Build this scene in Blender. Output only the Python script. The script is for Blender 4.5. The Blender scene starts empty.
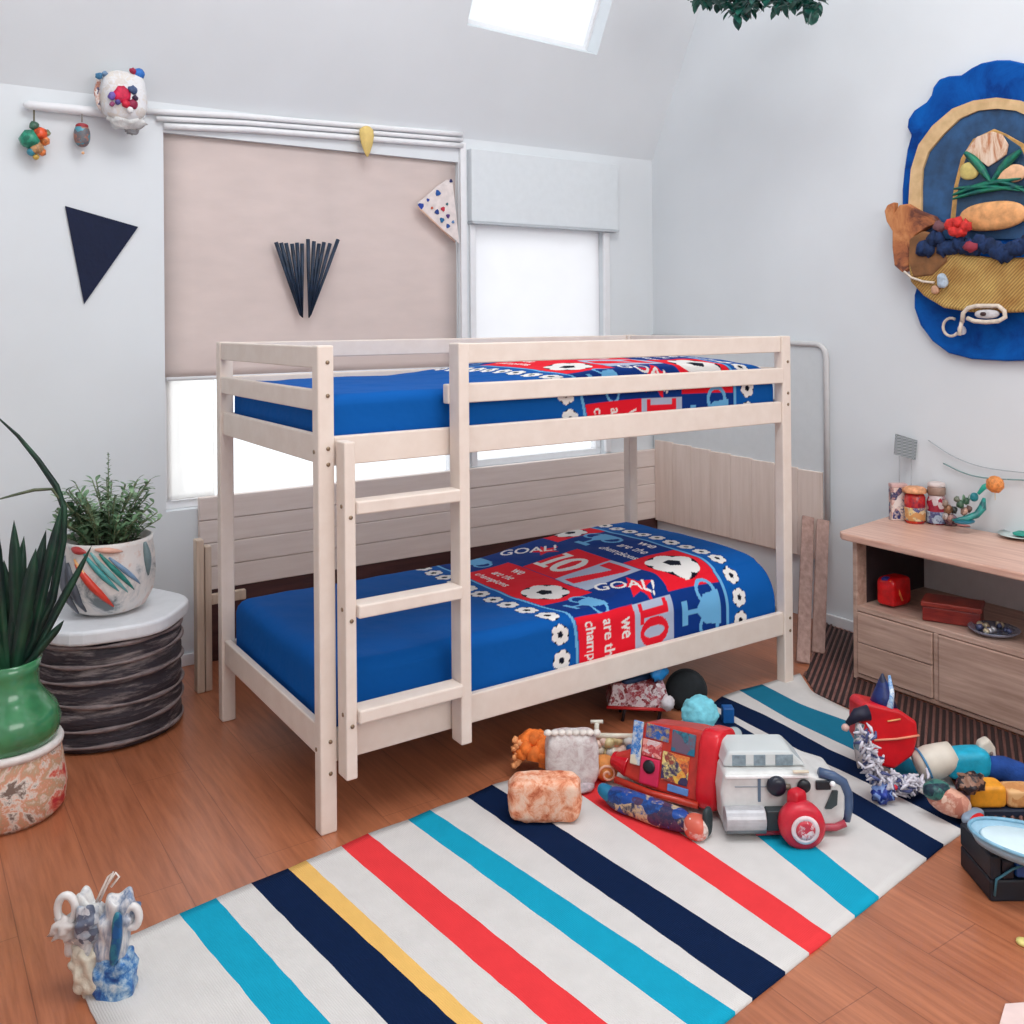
import bpy, bmesh, math, random
import numpy as np
from mathutils import Vector, Matrix, noise
random.seed(7)
C = bpy.context.scene.collection
sc = bpy.context.scene
# ------------------------------------------------------------------ camera
CAM = Vector((-1.0203, -2.5170, 1.4399)); YAW = -0.58888; PITCH = 0.00278; ROLL = -0.00846
FOC = 943.34; CY = 321.25
fw = Vector((math.cos(PITCH)*math.sin(-YAW), math.cos(PITCH)*math.cos(YAW), math.sin(PITCH)))
r0 = Vector((math.cos(YAW), math.sin(YAW), 0)); u0 = r0.cross(fw)
rt = math.cos(ROLL)*r0 + math.sin(ROLL)*u0; up = -math.sin(ROLL)*r0 + math.cos(ROLL)*u0
cd = bpy.data.cameras.new('camera'); cam = bpy.data.objects.new('camera', cd); C.objects.link(cam)
cam.matrix_world = Matrix(((rt.x, up.x, -fw.x, CAM.x), (rt.y, up.y, -fw.y, CAM.y), (rt.z, up.z, -fw.z, CAM.z), (0, 0, 0, 1)))
cd.sensor_width = 36; cd.lens = 36*FOC/1024; cd.shift_y = (CY-512)/1024; cd.clip_start = .05
sc.camera = cam
# ------------------------------------------------------------------ world and light
w = bpy.data.worlds.new('sky'); sc.world = w; w.use_nodes = True
bg = w.node_tree.nodes['Background']; bg.inputs[0].default_value = (.91, .965, 1, 1); bg.inputs[1].default_value = 2.2
def area(name, loc, target, sx, sy, power, col):
    l = bpy.data.lights.new(name, 'AREA'); l.shape = 'RECTANGLE'; l.size = sx; l.size_y = sy; l.energy = power; l.color = col
    o = bpy.data.objects.new(name, l); C.objects.link(o); o.location = loc
    o.rotation_euler = (Vector(target)-Vector(loc)).to_track_quat('-Z', 'Y').to_euler(); return o
area('added_front_fill', (.6, -4.12, 2.25), (1.2, .6, .5), 2.8, 1.6, 60, (1, .95, .9))  # added lamp at the unseen front opening, soft fill from behind the camera
area('added_overhead_fill', (.5, -1.5, 4.75), (.9, -.9, 0), 2.8, 2.2, 190, (.96, .98, 1))  # added lamp below the closed ceiling: lights the rug, leaves under-bed dark
sc.view_settings.view_transform = 'Standard'; sc.view_settings.look = 'None'
sc.view_settings.gamma = 1; sc.view_settings.use_curve_mapping = False
sc.view_settings.exposure = -0.43
# ------------------------------------------------------------------ helpers
def at(px, py, ax, val):                       # the point of a plane seen at a place of the photograph
    d = fw + rt*((px-512)/FOC) - up*((py-CY)/FOC)
    t = (val-CAM[ax])/d[ax]
    return CAM + d*t
def lin(c):
    return tuple(((x/255)/12.92 if x <= 10 else ((x/255+.055)/1.055)**2.4) for x in c)
class G:                                        # a bag of geometry
    def __init__(s): s.v = []; s.f = []
    def add(s, vs, fs):
        n = len(s.v); s.v += [tuple(v) for v in vs]; s.f += [tuple(i+n for i in f) for f in fs]; return s
    def box(s, a, b, M=None):
        (x0, y0, z0), (x1, y1, z1) = a, b
        vs = [Vector(p) for p in ((x0,y0,z0),(x1,y0,z0),(x1,y1,z0),(x0,y1,z0),(x0,y0,z1),(x1,y0,z1),(x1,y1,z1),(x0,y1,z1))]
        if M: vs = [M @ v for v in vs]
        return s.add(vs, [(3,2,1,0),(4,5,6,7),(0,1,5,4),(1,2,6,5),(2,3,7,6),(3,0,4,7)])
    def tube(s, pts, r, n=8, cap=True, closed=False):
        pts = [Vector(p) for p in pts]; m = len(pts)
        rs = r if isinstance(r, (list, tuple)) else [r]*m
        base = len(s.v); nrm = None
        for i, p in enumerate(pts):
            if closed: t = pts[(i+1) % m]-pts[i-1]
            else: t = pts[min(i+1, m-1)]-pts[max(i-1, 0)]
            t.normalize()
            if nrm is None: nrm = t.orthogonal().normalized()
            nrm = (nrm - t*nrm.dot(t)).normalized(); b = t.cross(nrm)
            for k in range(n):
                a = 2*math.pi*k/n; s.v.append(tuple(p+(nrm*math.cos(a)+b*math.sin(a))*rs[i]))
        for i in range(m if closed else m-1):
            for k in range(n):
                j = (i+1) % m
                s.f.append((base+i*n+k, base+i*n+(k+1) % n, base+j*n+(k+1) % n, base+j*n+k))
        if cap and not closed:
            s.f.append(tuple(base+k for k in range(n))[::-1]); s.f.append(tuple(base+(m-1)*n+k for k in range(n)))
        return s
    def lathe(s, prof, n=32, c=(0,0,0), M=None, wob=None):
        base = len(s.v)
        for i, (r, z) in enumerate(prof):
            for k in range(n):
                a = 2*math.pi*k/n; rr_ = r*(wob(a, z) if wob else 1)
                v = Vector((rr_*math.cos(a), rr_*math.sin(a), z))
                if M: v = M @ v
                s.v.append((v.x+c[0], v.y+c[1], v.z+c[2]))
        for i in range(len(prof)-1):
            for k in range(n):
                s.f.append((base+i*n+k, base+i*n+(k+1) % n, base+(i+1)*n+(k+1) % n, base+(i+1)*n+k))
        s.f.append(tuple(base+k for k in range(n))[::-1]); s.f.append(tuple(base+(len(prof)-1)*n+k for k in range(n)))
        return s
    def prism(s, poly, d):                      # extrude a 3D outline by vector d
        n = len(poly); P = [Vector(p) for p in poly]; d = Vector(d)
        return s.add(P+[p+d for p in P], [tuple(range(n))[::-1], tuple(range(n, 2*n))]+[(i, (i+1) % n, n+(i+1) % n, n+i) for i in range(n)])
    def blob(s, c, r, sub=3, amp=.15, fr=3., seed=0, M=None, fold=False):
        bm = bmesh.new(); bmesh.ops.create_icosphere(bm, subdivisions=sub, radius=1)
        r = r if isinstance(r, (list, tuple)) else (r, r, r); vs = []
        for v in bm.verts:
            q = v.co*fr+Vector((seed*7.3, seed*3.1, seed))
            k = noise.noise(q)
            if fold: k = 1-3*abs(k)+.7*noise.noise(q*2.7)
            p = v.co*(1+amp*k); p = Vector((p.x*r[0], p.y*r[1], p.z*r[2]))
            if M: p = M @ p
            vs.append(p+Vector(c))
        fs = [tuple(v.index for v in f.verts) for f in bm.faces]; bm.free()
        return s.add(vs, fs)
    def rbox(s, c, h, e=4., n=10, amp=0., fr=20, M=None, seed=0):   # soft box (superellipsoid) with optional crumples
        vs = []; fs = []
        def sg(x, p): return math.copysign(abs(x)**p, x)
        L = 2*n; K = 4*n; q = 2/e
        for i in range(L+1):
            th = -math.pi/2+math.pi*i/L
            for k in range(K):
                ph = 2*math.pi*k/K
                p = Vector((h[0]*sg(math.cos(th), q)*sg(math.cos(ph), q), h[1]*sg(math.cos(th), q)*sg(math.sin(ph), q), h[2]*sg(math.sin(th), q)))
                if amp: p *= 1+amp*noise.noise(p*fr+Vector((seed, seed*2, 0)))
                if M: p = M @ p
                vs.append(p+Vector(c))
        for i in range(L):
            for k in range(K): fs.append((i*K+k, i*K+(k+1) % K, (i+1)*K+(k+1) % K, (i+1)*K+k))
        return s.add(vs, fs)
ORG = {}
def build(name, g, m, parent=None, bevel=0, smooth=True, seg=2, org=None, solid=0):
    me = bpy.data.meshes.new(name)
    if parent is not None: o0 = ORG[parent.name]
    else:
        a = np.array(g.v); o0 = Vector(org) if org else Vector((a[:, 0].mean(), a[:, 1].mean(), a[:, 2].min()))
    me.from_pydata([(v[0]-o0[0], v[1]-o0[1], v[2]-o0[2]) for v in g.v], [], g.f)
    bm = bmesh.new(); bm.from_mesh(me); bmesh.ops.recalc_face_normals(bm, faces=bm.faces); bm.to_mesh(me); bm.free()
    ms = m if isinstance(m, list) else [m]
    for x in ms: me.materials.append(x)
    o = bpy.data.objects.new(name, me); C.objects.link(o)
    if parent is not None: o.parent = parent
    else: o.location = o0
    ORG[o.name] = o0
    if smooth: me.shade_smooth() if not bevel else None
    if solid:
        md = o.modifiers.new('thick', 'SOLIDIFY'); md.thickness = solid; md.offset = 0
    if bevel:
        md = o.modifiers.new('bevel', 'BEVEL'); md.width = bevel; md.segments = seg; md.limit_method = 'ANGLE'; md.angle_limit = math.radians(35)
    return o
def tag(o, label, cat, group=None):
    o['label'] = label; o['category'] = cat
    if group: o['group'] = group
    return o
def thing(name, loc, label, cat, group=None):
    o = bpy.data.objects.new(name, None); C.objects.link(o); o.location = loc; o.empty_display_size = .05
    ORG[o.name] = Vector(loc); return tag(o, label, cat, group)
def struct(o): o['kind'] = 'structure'; return o
# ------------------------------------------------------------------ materials
def newmat(name):
    m = bpy.data.materials.new(name); m.use_nodes = True; nt = m.node_tree
    return m, nt, nt.nodes['Principled BSDF']
def coords(nt, scale=(1,1,1), rot=(0,0,0)):
    tc = nt.nodes.new('ShaderNodeTexCoord'); mp = nt.nodes.new('ShaderNodeMapping')
    geo = nt.nodes.new('ShaderNodeNewGeometry')
    nt.links.new(geo.outputs['Position'], mp.inputs[0]); mp.inputs['Scale'].default_value = scale; mp.inputs['Rotation'].default_value = rot
    return mp.outputs[0]
def noisen(nt, co, scale, detail=3, rough=.55):
    n = nt.nodes.new('ShaderNodeTexNoise'); n.inputs['Scale'].default_value = scale; n.inputs['Detail'].default_value = detail
    n.inputs['Roughness'].default_value = rough; nt.links.new(co, n.inputs['Vector']); return n
def ramp(nt, fac, stops, interp='LINEAR'):
    r = nt.nodes.new('ShaderNodeValToRGB'); r.color_ramp.interpolation = interp; e = r.color_ramp.elements
    while len(e) < len(stops): e.new(.5)
    for i, (p, c) in enumerate(stops): e[i].position = p; e[i].color = (*c, 1)
    nt.links.new(fac, r.inputs[0]); return r.outputs[0]
def bumpn(nt, b, h, strength, dist=.01):
    n = nt.nodes.new('ShaderNodeBump'); n.inputs['Strength'].default_value = strength; n.inputs['Distance'].default_value = dist
    nt.links.new(h, n.inputs['Height']); nt.links.new(n.outputs[0], b.inputs['Normal'])
def sh(c, k): return tuple(min(1, x*k) for x in c)
_pm = {}
def plain(c, rough=.5, var=.12, ns=25, bump=0., metal=0., coat=0., trans=0., alpha=1., sheen=0.):
    key = (c, rough, var, ns, bump, metal, coat, trans, alpha, sheen)
    if key in _pm: return _pm[key]
    m, nt, b = newmat('surface'); L = lin(c); co = coords(nt); n = noisen(nt, co, ns)
    nt.links.new(ramp(nt, n.outputs[0], [(.3, sh(L, 1-var)), (.7, sh(L, 1+var))]), b.inputs['Base Color'])
    b.inputs['Roughness'].default_value = rough; b.inputs['Metallic'].default_value = metal
    b.inputs['Coat Weight'].default_value = coat; b.inputs['Transmission Weight'].default_value = trans; b.inputs['Alpha'].default_value = alpha
    b.inputs['Sheen Weight'].default_value = sheen
    if bump: bumpn(nt, b, n.outputs[0], bump)
    _pm[key] = m; return m
def wood(name, c1, c2, grain=(1, 14, 14), scale=4, rough=.5, bump=.05, rot=(0,0,0), spec=.5):
    m, nt, b = newmat(name); co = coords(nt, grain, rot); n = noisen(nt, co, scale, 6, .6)
    nt.links.new(ramp(nt, n.outputs[0], [(.32, lin(c1)), (.68, lin(c2))]), b.inputs['Base Color'])
    b.inputs['Roughness'].default_value = rough; b.inputs['Specular IOR Level'].default_value = spec
    bumpn(nt, b, n.outputs[0], bump, .004); return m
def patch(cols, scale=30, rough=.4, bump=0., warp=.4, seed=0):       # printed patchwork of colours
    m, nt, b = newmat('printed_pattern'); co = coords(nt); n = noisen(nt, co, scale*.6, 2)
    add = nt.nodes.new('ShaderNodeVectorMath'); add.operation = 'MULTIPLY_ADD'; add.inputs[1].default_value = (warp/scale*3,)*3
    nt.links.new(n.outputs['Color'], add.inputs[0]); nt.links.new(co, add.inputs[2])
    v = nt.nodes.new('ShaderNodeTexVoronoi'); v.inputs['Scale'].default_value = scale; nt.links.new(add.outputs[0], v.inputs['Vector'])
    s = nt.nodes.new('ShaderNodeSeparateColor'); nt.links.new(v.outputs['Color'], s.inputs[0])
    fn = noisen(nt, co, scale*2.2, 6, .7); md = nt.nodes.new('ShaderNodeMath'); md.operation = 'MULTIPLY_ADD'; md.inputs[1].default_value = .9; md.inputs[2].default_value = -.45
    nt.links.new(fn.outputs[0], md.inputs[0]); ad = nt.nodes.new('ShaderNodeMath'); nt.links.new(md.outputs[0], ad.inputs[0]); nt.links.new(s.outputs[seed % 3], ad.inputs[1])
    k = len(cols); nt.links.new(ramp(nt, ad.outputs[0], [(i/k, lin(c)) for i, c in enumerate(cols)], 'EASE'), b.inputs['Base Color'])
    b.inputs['Roughness'].default_value = rough
    if bump: bumpn(nt, b, v.outputs['Distance'], bump)
    return m
def paint(cols, scale=14, rough=.5, bump=.2, dist=1.2, stretch=(1, 1, 1)):   # painterly soft blotches
    m, nt, b = newmat('painted_blotches'); n = noisen(nt, coords(nt, stretch), scale, 6, .68); n.inputs['Distortion'].default_value = dist
    k = len(cols); nt.links.new(ramp(nt, n.outputs[0], [(.36+.28*i/(k-1), lin(c)) for i, c in enumerate(cols)]), b.inputs['Base Color'])
    b.inputs['Roughness'].default_value = rough
    if bump: bumpn(nt, b, n.outputs[0], bump)
    return m
def glassy(c, alpha=.5, rough=.15):
    m, nt, b = newmat('clear_plastic'); b.inputs['Base Color'].default_value = (*lin(c), 1); b.inputs['Alpha'].default_value = alpha
    b.inputs['Roughness'].default_value = rough; return m
def wallmat(name, c, b_=.03):
    m, nt, b = newmat(name); co = coords(nt); n = noisen(nt, co, 1.3, 4); n2 = noisen(nt, co, 60, 2)
    L = lin(c); nt.links.new(ramp(nt, n.outputs[0], [(.25, sh(L, .95)), (.75, sh(L, 1.04))]), b.inputs['Base Color'])
    b.inputs['Roughness'].default_value = .85; bumpn(nt, b, n2.outputs[0], b_, .003); return m
M_wall = wallmat('painted_wall', (224, 228, 231))
M_ceil = wallmat('painted_ceiling', (224, 228, 231))
M_white = plain((236, 236, 238), .5, .02)
M_bed = wood('whitewashed_pine', (228, 212, 200), (235, 221, 210), (5, 5, 5), 3, .6, .02, (0, 0, 0), .3)
M_paleboard = wood('pale_boards', (224, 208, 200), (234, 220, 213), (.8, 10, 10), 4, .7, .05)
M_darkpanel = wood('dark_maroon_grain', (62, 34, 34), (84, 50, 48), (1, 10, 10), 4, .5, .1)
M_cab = wood('greyed_oak', (166, 134, 118), (206, 174, 158), (14, 1, 14), 3.2, .45, .12)
M_cabtop = wood('rosy_oak_top', (200, 152, 134), (232, 192, 172), (14, 1, 14), 3.2, .35, .1)
M_dark = plain((44, 32, 36), .6)
def floormat():
    m, nt, b = newmat('laminate_floor')
    co = coords(nt); mp = nt.nodes.new('ShaderNodeMapping'); mp.inputs['Rotation'].default_value = (0, 0, math.pi/2)
    nt.links.new(co, mp.inputs[0])
    br = nt.nodes.new('ShaderNodeTexBrick'); br.inputs['Scale'].default_value = 1; br.inputs['Brick Width'].default_value = 1.25; br.inputs['Row Height'].default_value = .19
    br.inputs['Mortar Size'].default_value = .0012; br.inputs['Color1'].default_value = (*lin((182, 114, 80)), 1); br.inputs['Color2'].default_value = (*lin((174, 106, 73)), 1)
    br.inputs['Mortar'].default_value = (*lin((142, 84, 58)), 1); nt.links.new(mp.outputs[0], br.inputs[0])
    cg = coords(nt, (26, 1.6, 1)); n = noisen(nt, cg, 2.2, 7, .65)
    cg2 = coords(nt, (5, .6, 1)); n2 = noisen(nt, cg2, 1.6, 4, .6)
    mx = nt.nodes.new('ShaderNodeMix'); mx.data_type = 'RGBA'; mx.blend_type = 'MULTIPLY'; mx.inputs[0].default_value = 1
    nt.links.new(br.outputs[0], mx.inputs[6]); nt.links.new(ramp(nt, n.outputs[0], [(.3, (.72, .66, .62)), (.6, (1.08, 1.08, 1.08))]), mx.inputs[7])
    mx2 = nt.nodes.new('ShaderNodeMix'); mx2.data_type = 'RGBA'; mx2.blend_type = 'MULTIPLY'; mx2.inputs[0].default_value = 1
    nt.links.new(mx.outputs[2], mx2.inputs[6]); nt.links.new(ramp(nt, n2.outputs[0], [(.3, (.82, .76, .72)), (.65, (1.05, 1.05, 1.05))]), mx2.inputs[7])
    nt.links.new(mx2.outputs[2], b.inputs['Base Color']); b.inputs['Roughness'].default_value = .3; b.inputs['Coat Weight'].default_value = .35; b.inputs['Coat Roughness'].default_value = .28
    bumpn(nt, b, n.outputs[0], .06, .002); return m
M_floor = floormat()
# ------------------------------------------------------------------ the room
WY = 1.6; WX = 2.72; TOP = 2.385; TH = .12; SL = math.tan(math.radians(63))
X0 = -1.6; YF = -4.2
struct(build('floor', G().box((X0-TH, YF, -.1), (WX+TH, WY+TH, 0)), M_floor, smooth=False))
# wall_back with two openings: big window x -0.02..1.42, small window x 1.47..2.38
A0, A1, AZ0, AZ1 = -.03, 1.41, .66, 2.26
B0, B1, BZ0, BZ1 = 1.475, 2.36, .70, 1.96
g = G()
for (a, b) in (((X0, AZ0*0), (A0, TOP)), ((A0, 0), (A1, AZ0)), ((A0, AZ1), (A1, TOP)), ((A1, 0), (B0, TOP)), ((B0, 0), (B1, BZ0)), ((B0, BZ1), (B1, TOP)), ((B1, 0), (WX+TH, TOP))):
    g.box((a[0], WY, a[1]), (b[0], WY+TH, b[1]))
struct(build('wall_back', g, M_wall, smooth=False))
RH_ = TOP+SL*1.25; RY0 = WY-1.25
g = G(); g.prism([(WX, WY, 0), (WX, YF, 0), (WX, YF, RH_), (WX, RY0, RH_), (WX, WY, TOP)], (TH, 0, 0))
struct(build('wall_right', g, M_wall, smooth=False))
g = G(); g.box((X0-TH, YF-TH, 0), (WX+TH, YF, 1.7)).box((X0-TH, YF-TH, 3.3), (WX+TH, YF, RH_)).box((X0-TH, YF-TH, 1.7), (-1.0, YF, 3.3)).box((2.2, YF-TH, 1.7), (WX+TH, YF, 3.3))  # out-of-view wall, added with a high opening so light falls from above
struct(build('unseen_wall_front', g, M_wall, smooth=False))
g = G(); g.prism([(X0, WY, 0), (X0, YF, 0), (X0, YF, RH_), (X0, RY0, RH_), (X0, WY, TOP)], (-TH, 0, 0))  # out-of-view wall, added to keep side light from under the bed
struct(build('unseen_wall_left', g, M_wall, smooth=False))
# sloping ceiling with the roof window opening
def slope(px, py):
    d = fw + rt*((px-512)/FOC) - up*((py-CY)/FOC)
    # z = TOP + SL*(WY-y)
    t = (TOP+SL*(WY-CAM.y)-CAM.z)/(d.z+SL*d.y); return CAM+d*t
s1, s2, s3, s4 = slope(467, 25), slope(597, 55), slope(640, -16), slope(473, -60)
s3 = s2 + Vector((0.02, -1, SL))*.42; s4 = s1+Vector((.0, -1, SL))*.42
RY_ = WY-1.25
o1, o2, o3, o4 = [Vector((x, y, TOP+SL*(WY-y))) for x, y in ((X0, WY), (WX, WY), (WX, RY_), (X0, RY_))]
nrm = Vector((0, SL, 1)).normalized()
g = G()
for q in ((o1, o2, s2, s1), (o2, o3, s3, s2), (o3, o4, s4, s3), (o4, o1, s1, s4)): g.prism(q, nrm*.14)
RH = TOP+SL*1.25
g.box((X0, YF, RH), (WX, RY_+.02, RH+.12))
struct(build('ceiling', g, M_ceil, smooth=False))
g = G()
for a, b in ((s1, s2), (s2, s3), (s3, s4), (s4, s1)): g.tube([a+nrm*.11, b+nrm*.11], .02, 4)
sk = struct(build('window_3', g, M_white, smooth=False))
pane = plain((238, 242, 246), .5, .01)
def translucent(name, c, w=.6, var=.03, sc_=8, stretch=(1, 1, 1)):
    m, nt, b = newmat(name); L = lin(c); n = noisen(nt, coords(nt, stretch), sc_, 4)
    col = ramp(nt, n.outputs[0], [(.3, sh(L, 1-var)), (.7, sh(L, 1+var))]); nt.links.new(col, b.inputs['Base Color']); b.inputs['Roughness'].default_value = .9
    t = nt.nodes.new('ShaderNodeBsdfTranslucent'); nt.links.new(col, t.inputs[0])
    mx = nt.nodes.new('ShaderNodeMixShader'); mx.inputs[0].default_value = w
    nt.links.new(b.outputs[0], mx.inputs[1]); nt.links.new(t.outputs[0], mx.inputs[2]); nt.links.new(mx.outputs[0], nt.nodes['Material Output'].inputs[0]); return m
build('pane', G().add([s1+nrm*.12, s2+nrm*.12, s3+nrm*.12, s4+nrm*.12], [(0, 1, 2, 3)]), translucent('roof_blind_cloth', (240, 244, 247), .5), sk, smooth=False)
def glasspane(name, x0, x1, z0, z1, parent):
    return build(name, G().box((x0, WY+.075, z0), (x1, WY+.079, z1)), M_glass, parent, smooth=False)
m, nt, b = newmat('window_glass'); M_glass = m
b.inputs['Base Color'].default_value = (.97, .98, 1, 1); b.inputs['Roughness'].default_value = .02; b.inputs['Alpha'].default_value = .08
def window(nm, x0, x1, z0, z1, mull):
    g = G(); y0, y1 = WY+.05, WY+.10; t = .035
    g.box((x0, y0, z0), (x1, y1, z0+t)).box((x0, y0, z1-t), (x1, y1, z1)).box((x0, y0, z0+t), (x0+t, y1, z1-t)).box((x1-t, y0, z0+t), (x1, y1, z1-t))
    for mx in mull: g.box((mx-t/2, y0, z0+t), (mx+t/2, y1, z1-t))
    o = struct(build(nm, g, M_white, smooth=False, bevel=.003)); glasspane('pane', x0+t, x1-t, z0+t, z1-t, o); return o
window('window_1', A0, A1, AZ0, AZ1, [.72]); window('window_2', B0, B1, BZ0, BZ1, [])
# beige roller blind drawn most of the way down the big window
M_blind = translucent('beige_blind_cloth', (228, 214, 209), .31, .035, 5, (1, 1, 3))
bl = thing('roller_blind', (.69, WY+.02, 1.225), 'wide beige roller blind drawn down over the large window behind the bed', 'blind')
g = G(); n = 30; vs = []; 
for j in range(n+1):
    z = 1.225+(AZ1-1.225)*j/n
    for i in range(13): vs.append((A0+.004+(A1-A0-.008)*i/12, WY+.022+.003*math.sin(z*9+i*.2), z))
g.add(vs, [(j*13+i, j*13+i+1, (j+1)*13+i+1, (j+1)*13+i) for j in range(n) for i in range(12)])
build('blind_cloth', g, M_blind, bl, solid=.002)
build('bottom_bar', G().tube([(A0+.01, WY+.022, 1.218), (A1-.01, WY+.022, 1.218)], .009, 10), M_white, bl)
# sheer strip of curtain at the left side of the window
M_sheer = translucent('sheer_cloth', (254, 252, 250), .85, .01)
g = G(); vs = []
for j in range(21):
    for i in range(25):
        t = i/24; vs.append((A0+.015+.20*t, WY+.036+.003*math.sin(t*22), .70+(1.235-.70)*j/20))
g.add(vs, [(j*25+i, j*25+i+1, (j+1)*25+i+1, (j+1)*25+i) for j in range(20) for i in range(24)])
tag(build('sheer_curtain', g, M_sheer, solid=.001), 'narrow bright sheer curtain in the left end of the large window', 'curtain')
# curtain rail moulding over the window
rail = thing('curtain_rail', (.4, WY, 2.3), 'long white curtain rail over the large window', 'curtain rail')
def rz(x): return 2.325+.033*x
g = G()
for dz, r, x0 in ((.028, .013, -.10), (.0, .011, -.06), (-.03, .014, -.03)):
    g.tube([(x0+(1.425-x0)*i/12, WY-.016, rz(x0+(1.425-x0)*i/12)+dz-.012*max(0, 1-i/3)) for i in range(13)], r, 10)
build('rail', g, M_white, rail)
build('rod_end', G().tube([(-.56, WY-.03, 2.305), (-.54, WY-.03, 2.306), (-.25, WY-.03, 2.31), (-.12, WY-.03, 2.31)], [.008, .018, .02, .018], 12), M_white, rail)
build('side_post', G().box((1.413, WY-.02, .72), (1.447, WY, 2.36)), M_white, rail, bevel=.004)
# blind box above small window + white shade
bb = thing('pelmet_box', (1.93, WY, 1.96), 'pale grey square-edged pelmet box above the small window', 'pelmet')
M_pel = plain((222, 227, 230), .6, .02)
build('front_board', G().box((1.462, WY-.045, 1.962), (2.425, WY, 2.33)), M_pel, bb, bevel=.004)
build('bottom_lip', G().box((1.462, WY-.052, 1.95), (2.425, WY, 1.961)), plain((190, 195, 200), .6, .02), bb, smooth=False)
M_shade = translucent('white_shade_cloth', (250, 249, 250), .62, .01)
g = G(); g.box((B0+.035, WY+.03, BZ0+.2), (B1-.02, WY+.032, BZ1-.002))
tag(build('window_shade', g, M_shade, smooth=False), 'plain white shade pulled down over the small window', 'blind')
g = G(); g.box((B0-.008, WY-.02, .72), (B0+.025, WY-.001, 1.948)).box((B1-.018, WY-.02, .72), (B1+.022, WY-.001, 1.948))
struct(build('trim_1', g, M_white, bevel=.004))
# pale wooden boarding under the windows and on the right wall
g = G(); z0, z1 = .31, .66
for k in range(4): g.box((.10, WY-.03-.002*(k % 2), .31+k*.1), (WX-.001, WY-.001,   .31+k*.1+.0985))
struct(build('trim_2', g, M_paleboard, bevel=.004))
M_rb = wood('rosy_boards', (222, 202, 190), (234, 216, 206), (10, 10, .8), 4, .7, .05)
g = G()
for k in range(8): g.box((WX-.028, .40+k*.146, .30), (WX-.001, .40+k*.146+.1445, .72+.006*k))
struct(build('trim_3', g, M_rb, bevel=.003))
struct(build('low_dark_panel_back', G().box((.12, WY-.022, 0), (WX-.001, WY-.001, .308)), M_darkpanel, smooth=False))  # dark maroon panel standing in for the dark void below the boarding
struct(build('baseboard_right', G().box((WX-.016, YF, 0), (WX-.001, .40, .05)), M_white, bevel=.003))
struct(build('baseboard_left', G().box((X0, WY-.014, 0), (.119, WY-.001, .05)), M_white, bevel=.003))
# white door-like frame on the right wall
fr = thing('wardrobe_panel', (WX, 1.0, .5), 'tall white flat panel with rounded corner on the right wall behind the bed', 'panel')
def rr_path(y0, y1, z0, z1, r):
    P = [(y0, z0), (y0, z1-r)]
    P += [(y0+r-r*math.cos(a), z1-r+r*math.sin(a)) for a in [math.pi/2*i/6 for i in range(1, 7)]]
    return P+[(y1, z1+.03)]
pp = rr_path(.375, 1.585, .49, 1.33, .06)
build('panel_board', G().prism([(WX-.018, y, z) for y, z in pp]+[(WX-.018, 1.585, .49)], (.017, 0, 0)), plain((214, 218, 220), .6, .02), fr, smooth=False)
build('panel_edge', G().tube([(WX-.02, y, z) for y, z in pp], .014, 8), plain((206, 204, 204), .5, .03), fr)
# ------------------------------------------------------------------ dark ribbed mat by the cabinet
ang = math.radians(31); ux, uy = math.cos(ang), math.sin(ang)
poly = [at(x, y, 2, 0) for x, y in ((822, 618), (809, 668))]
poly = [(p.x, p.y) for p in poly]+[(q_.x+.004, q_.y-.003) for q_ in [at(a_, b_, 2, 0) for a_, b_ in ((803, 676), (814, 694), (850, 710), (900, 736), (950, 776), (962, 799), (968, 822))]]+[(1.62, -1.25), (2.1, -1.6), (2.233, -1.6), (2.233, -.1), (2.69, -.095), (2.69, .34)]
def clipline(c):
    # points with -uy*x+ux*y = c inside the polygon
    out = []
    for i in range(len(poly)):
        a, b = poly[i], poly[(i+1) % len(poly)]
        fa, fb = -uy*a[0]+ux*a[1]-c, -uy*b[0]+ux*b[1]-c
        if (fa < 0) != (fb < 0):
            t = fa/(fa-fb); out.append((a[0]+t*(b[0]-a[0]), a[1]+t*(b[1]-a[1])))
    return sorted(out, key=lambda p: p[0]*ux+p[1]*uy)
mt = thing('ribbed_mat', (2.2, -.4, 0), 'dark brown ribbed floor mat between the rug and the oak cabinet', 'mat')
build('mat_base', G().prism([(x, y, .0) for x, y in poly], (0, 0, .003)), plain((40, 24, 24), .7), mt, smooth=False)
g = G(); cs = [-uy*x+ux*y for x, y in poly]; c = min(cs)+.01
while c < max(cs):
    q = clipline(c)
    for k in range(0, len(q)-1, 2):
        if (Vector(q[k])-Vector(q[k+1])).length > .02: g.tube([(*q[k], .004), (*q[k+1], .004)], .0055, 6)
    c += .022
build('rib', g, wood('brown_ribs', (98, 62, 56), (128, 86, 78), (8, 8, 8), 4, .55, .05), mt)['kind'] = 'stuff'
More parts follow.
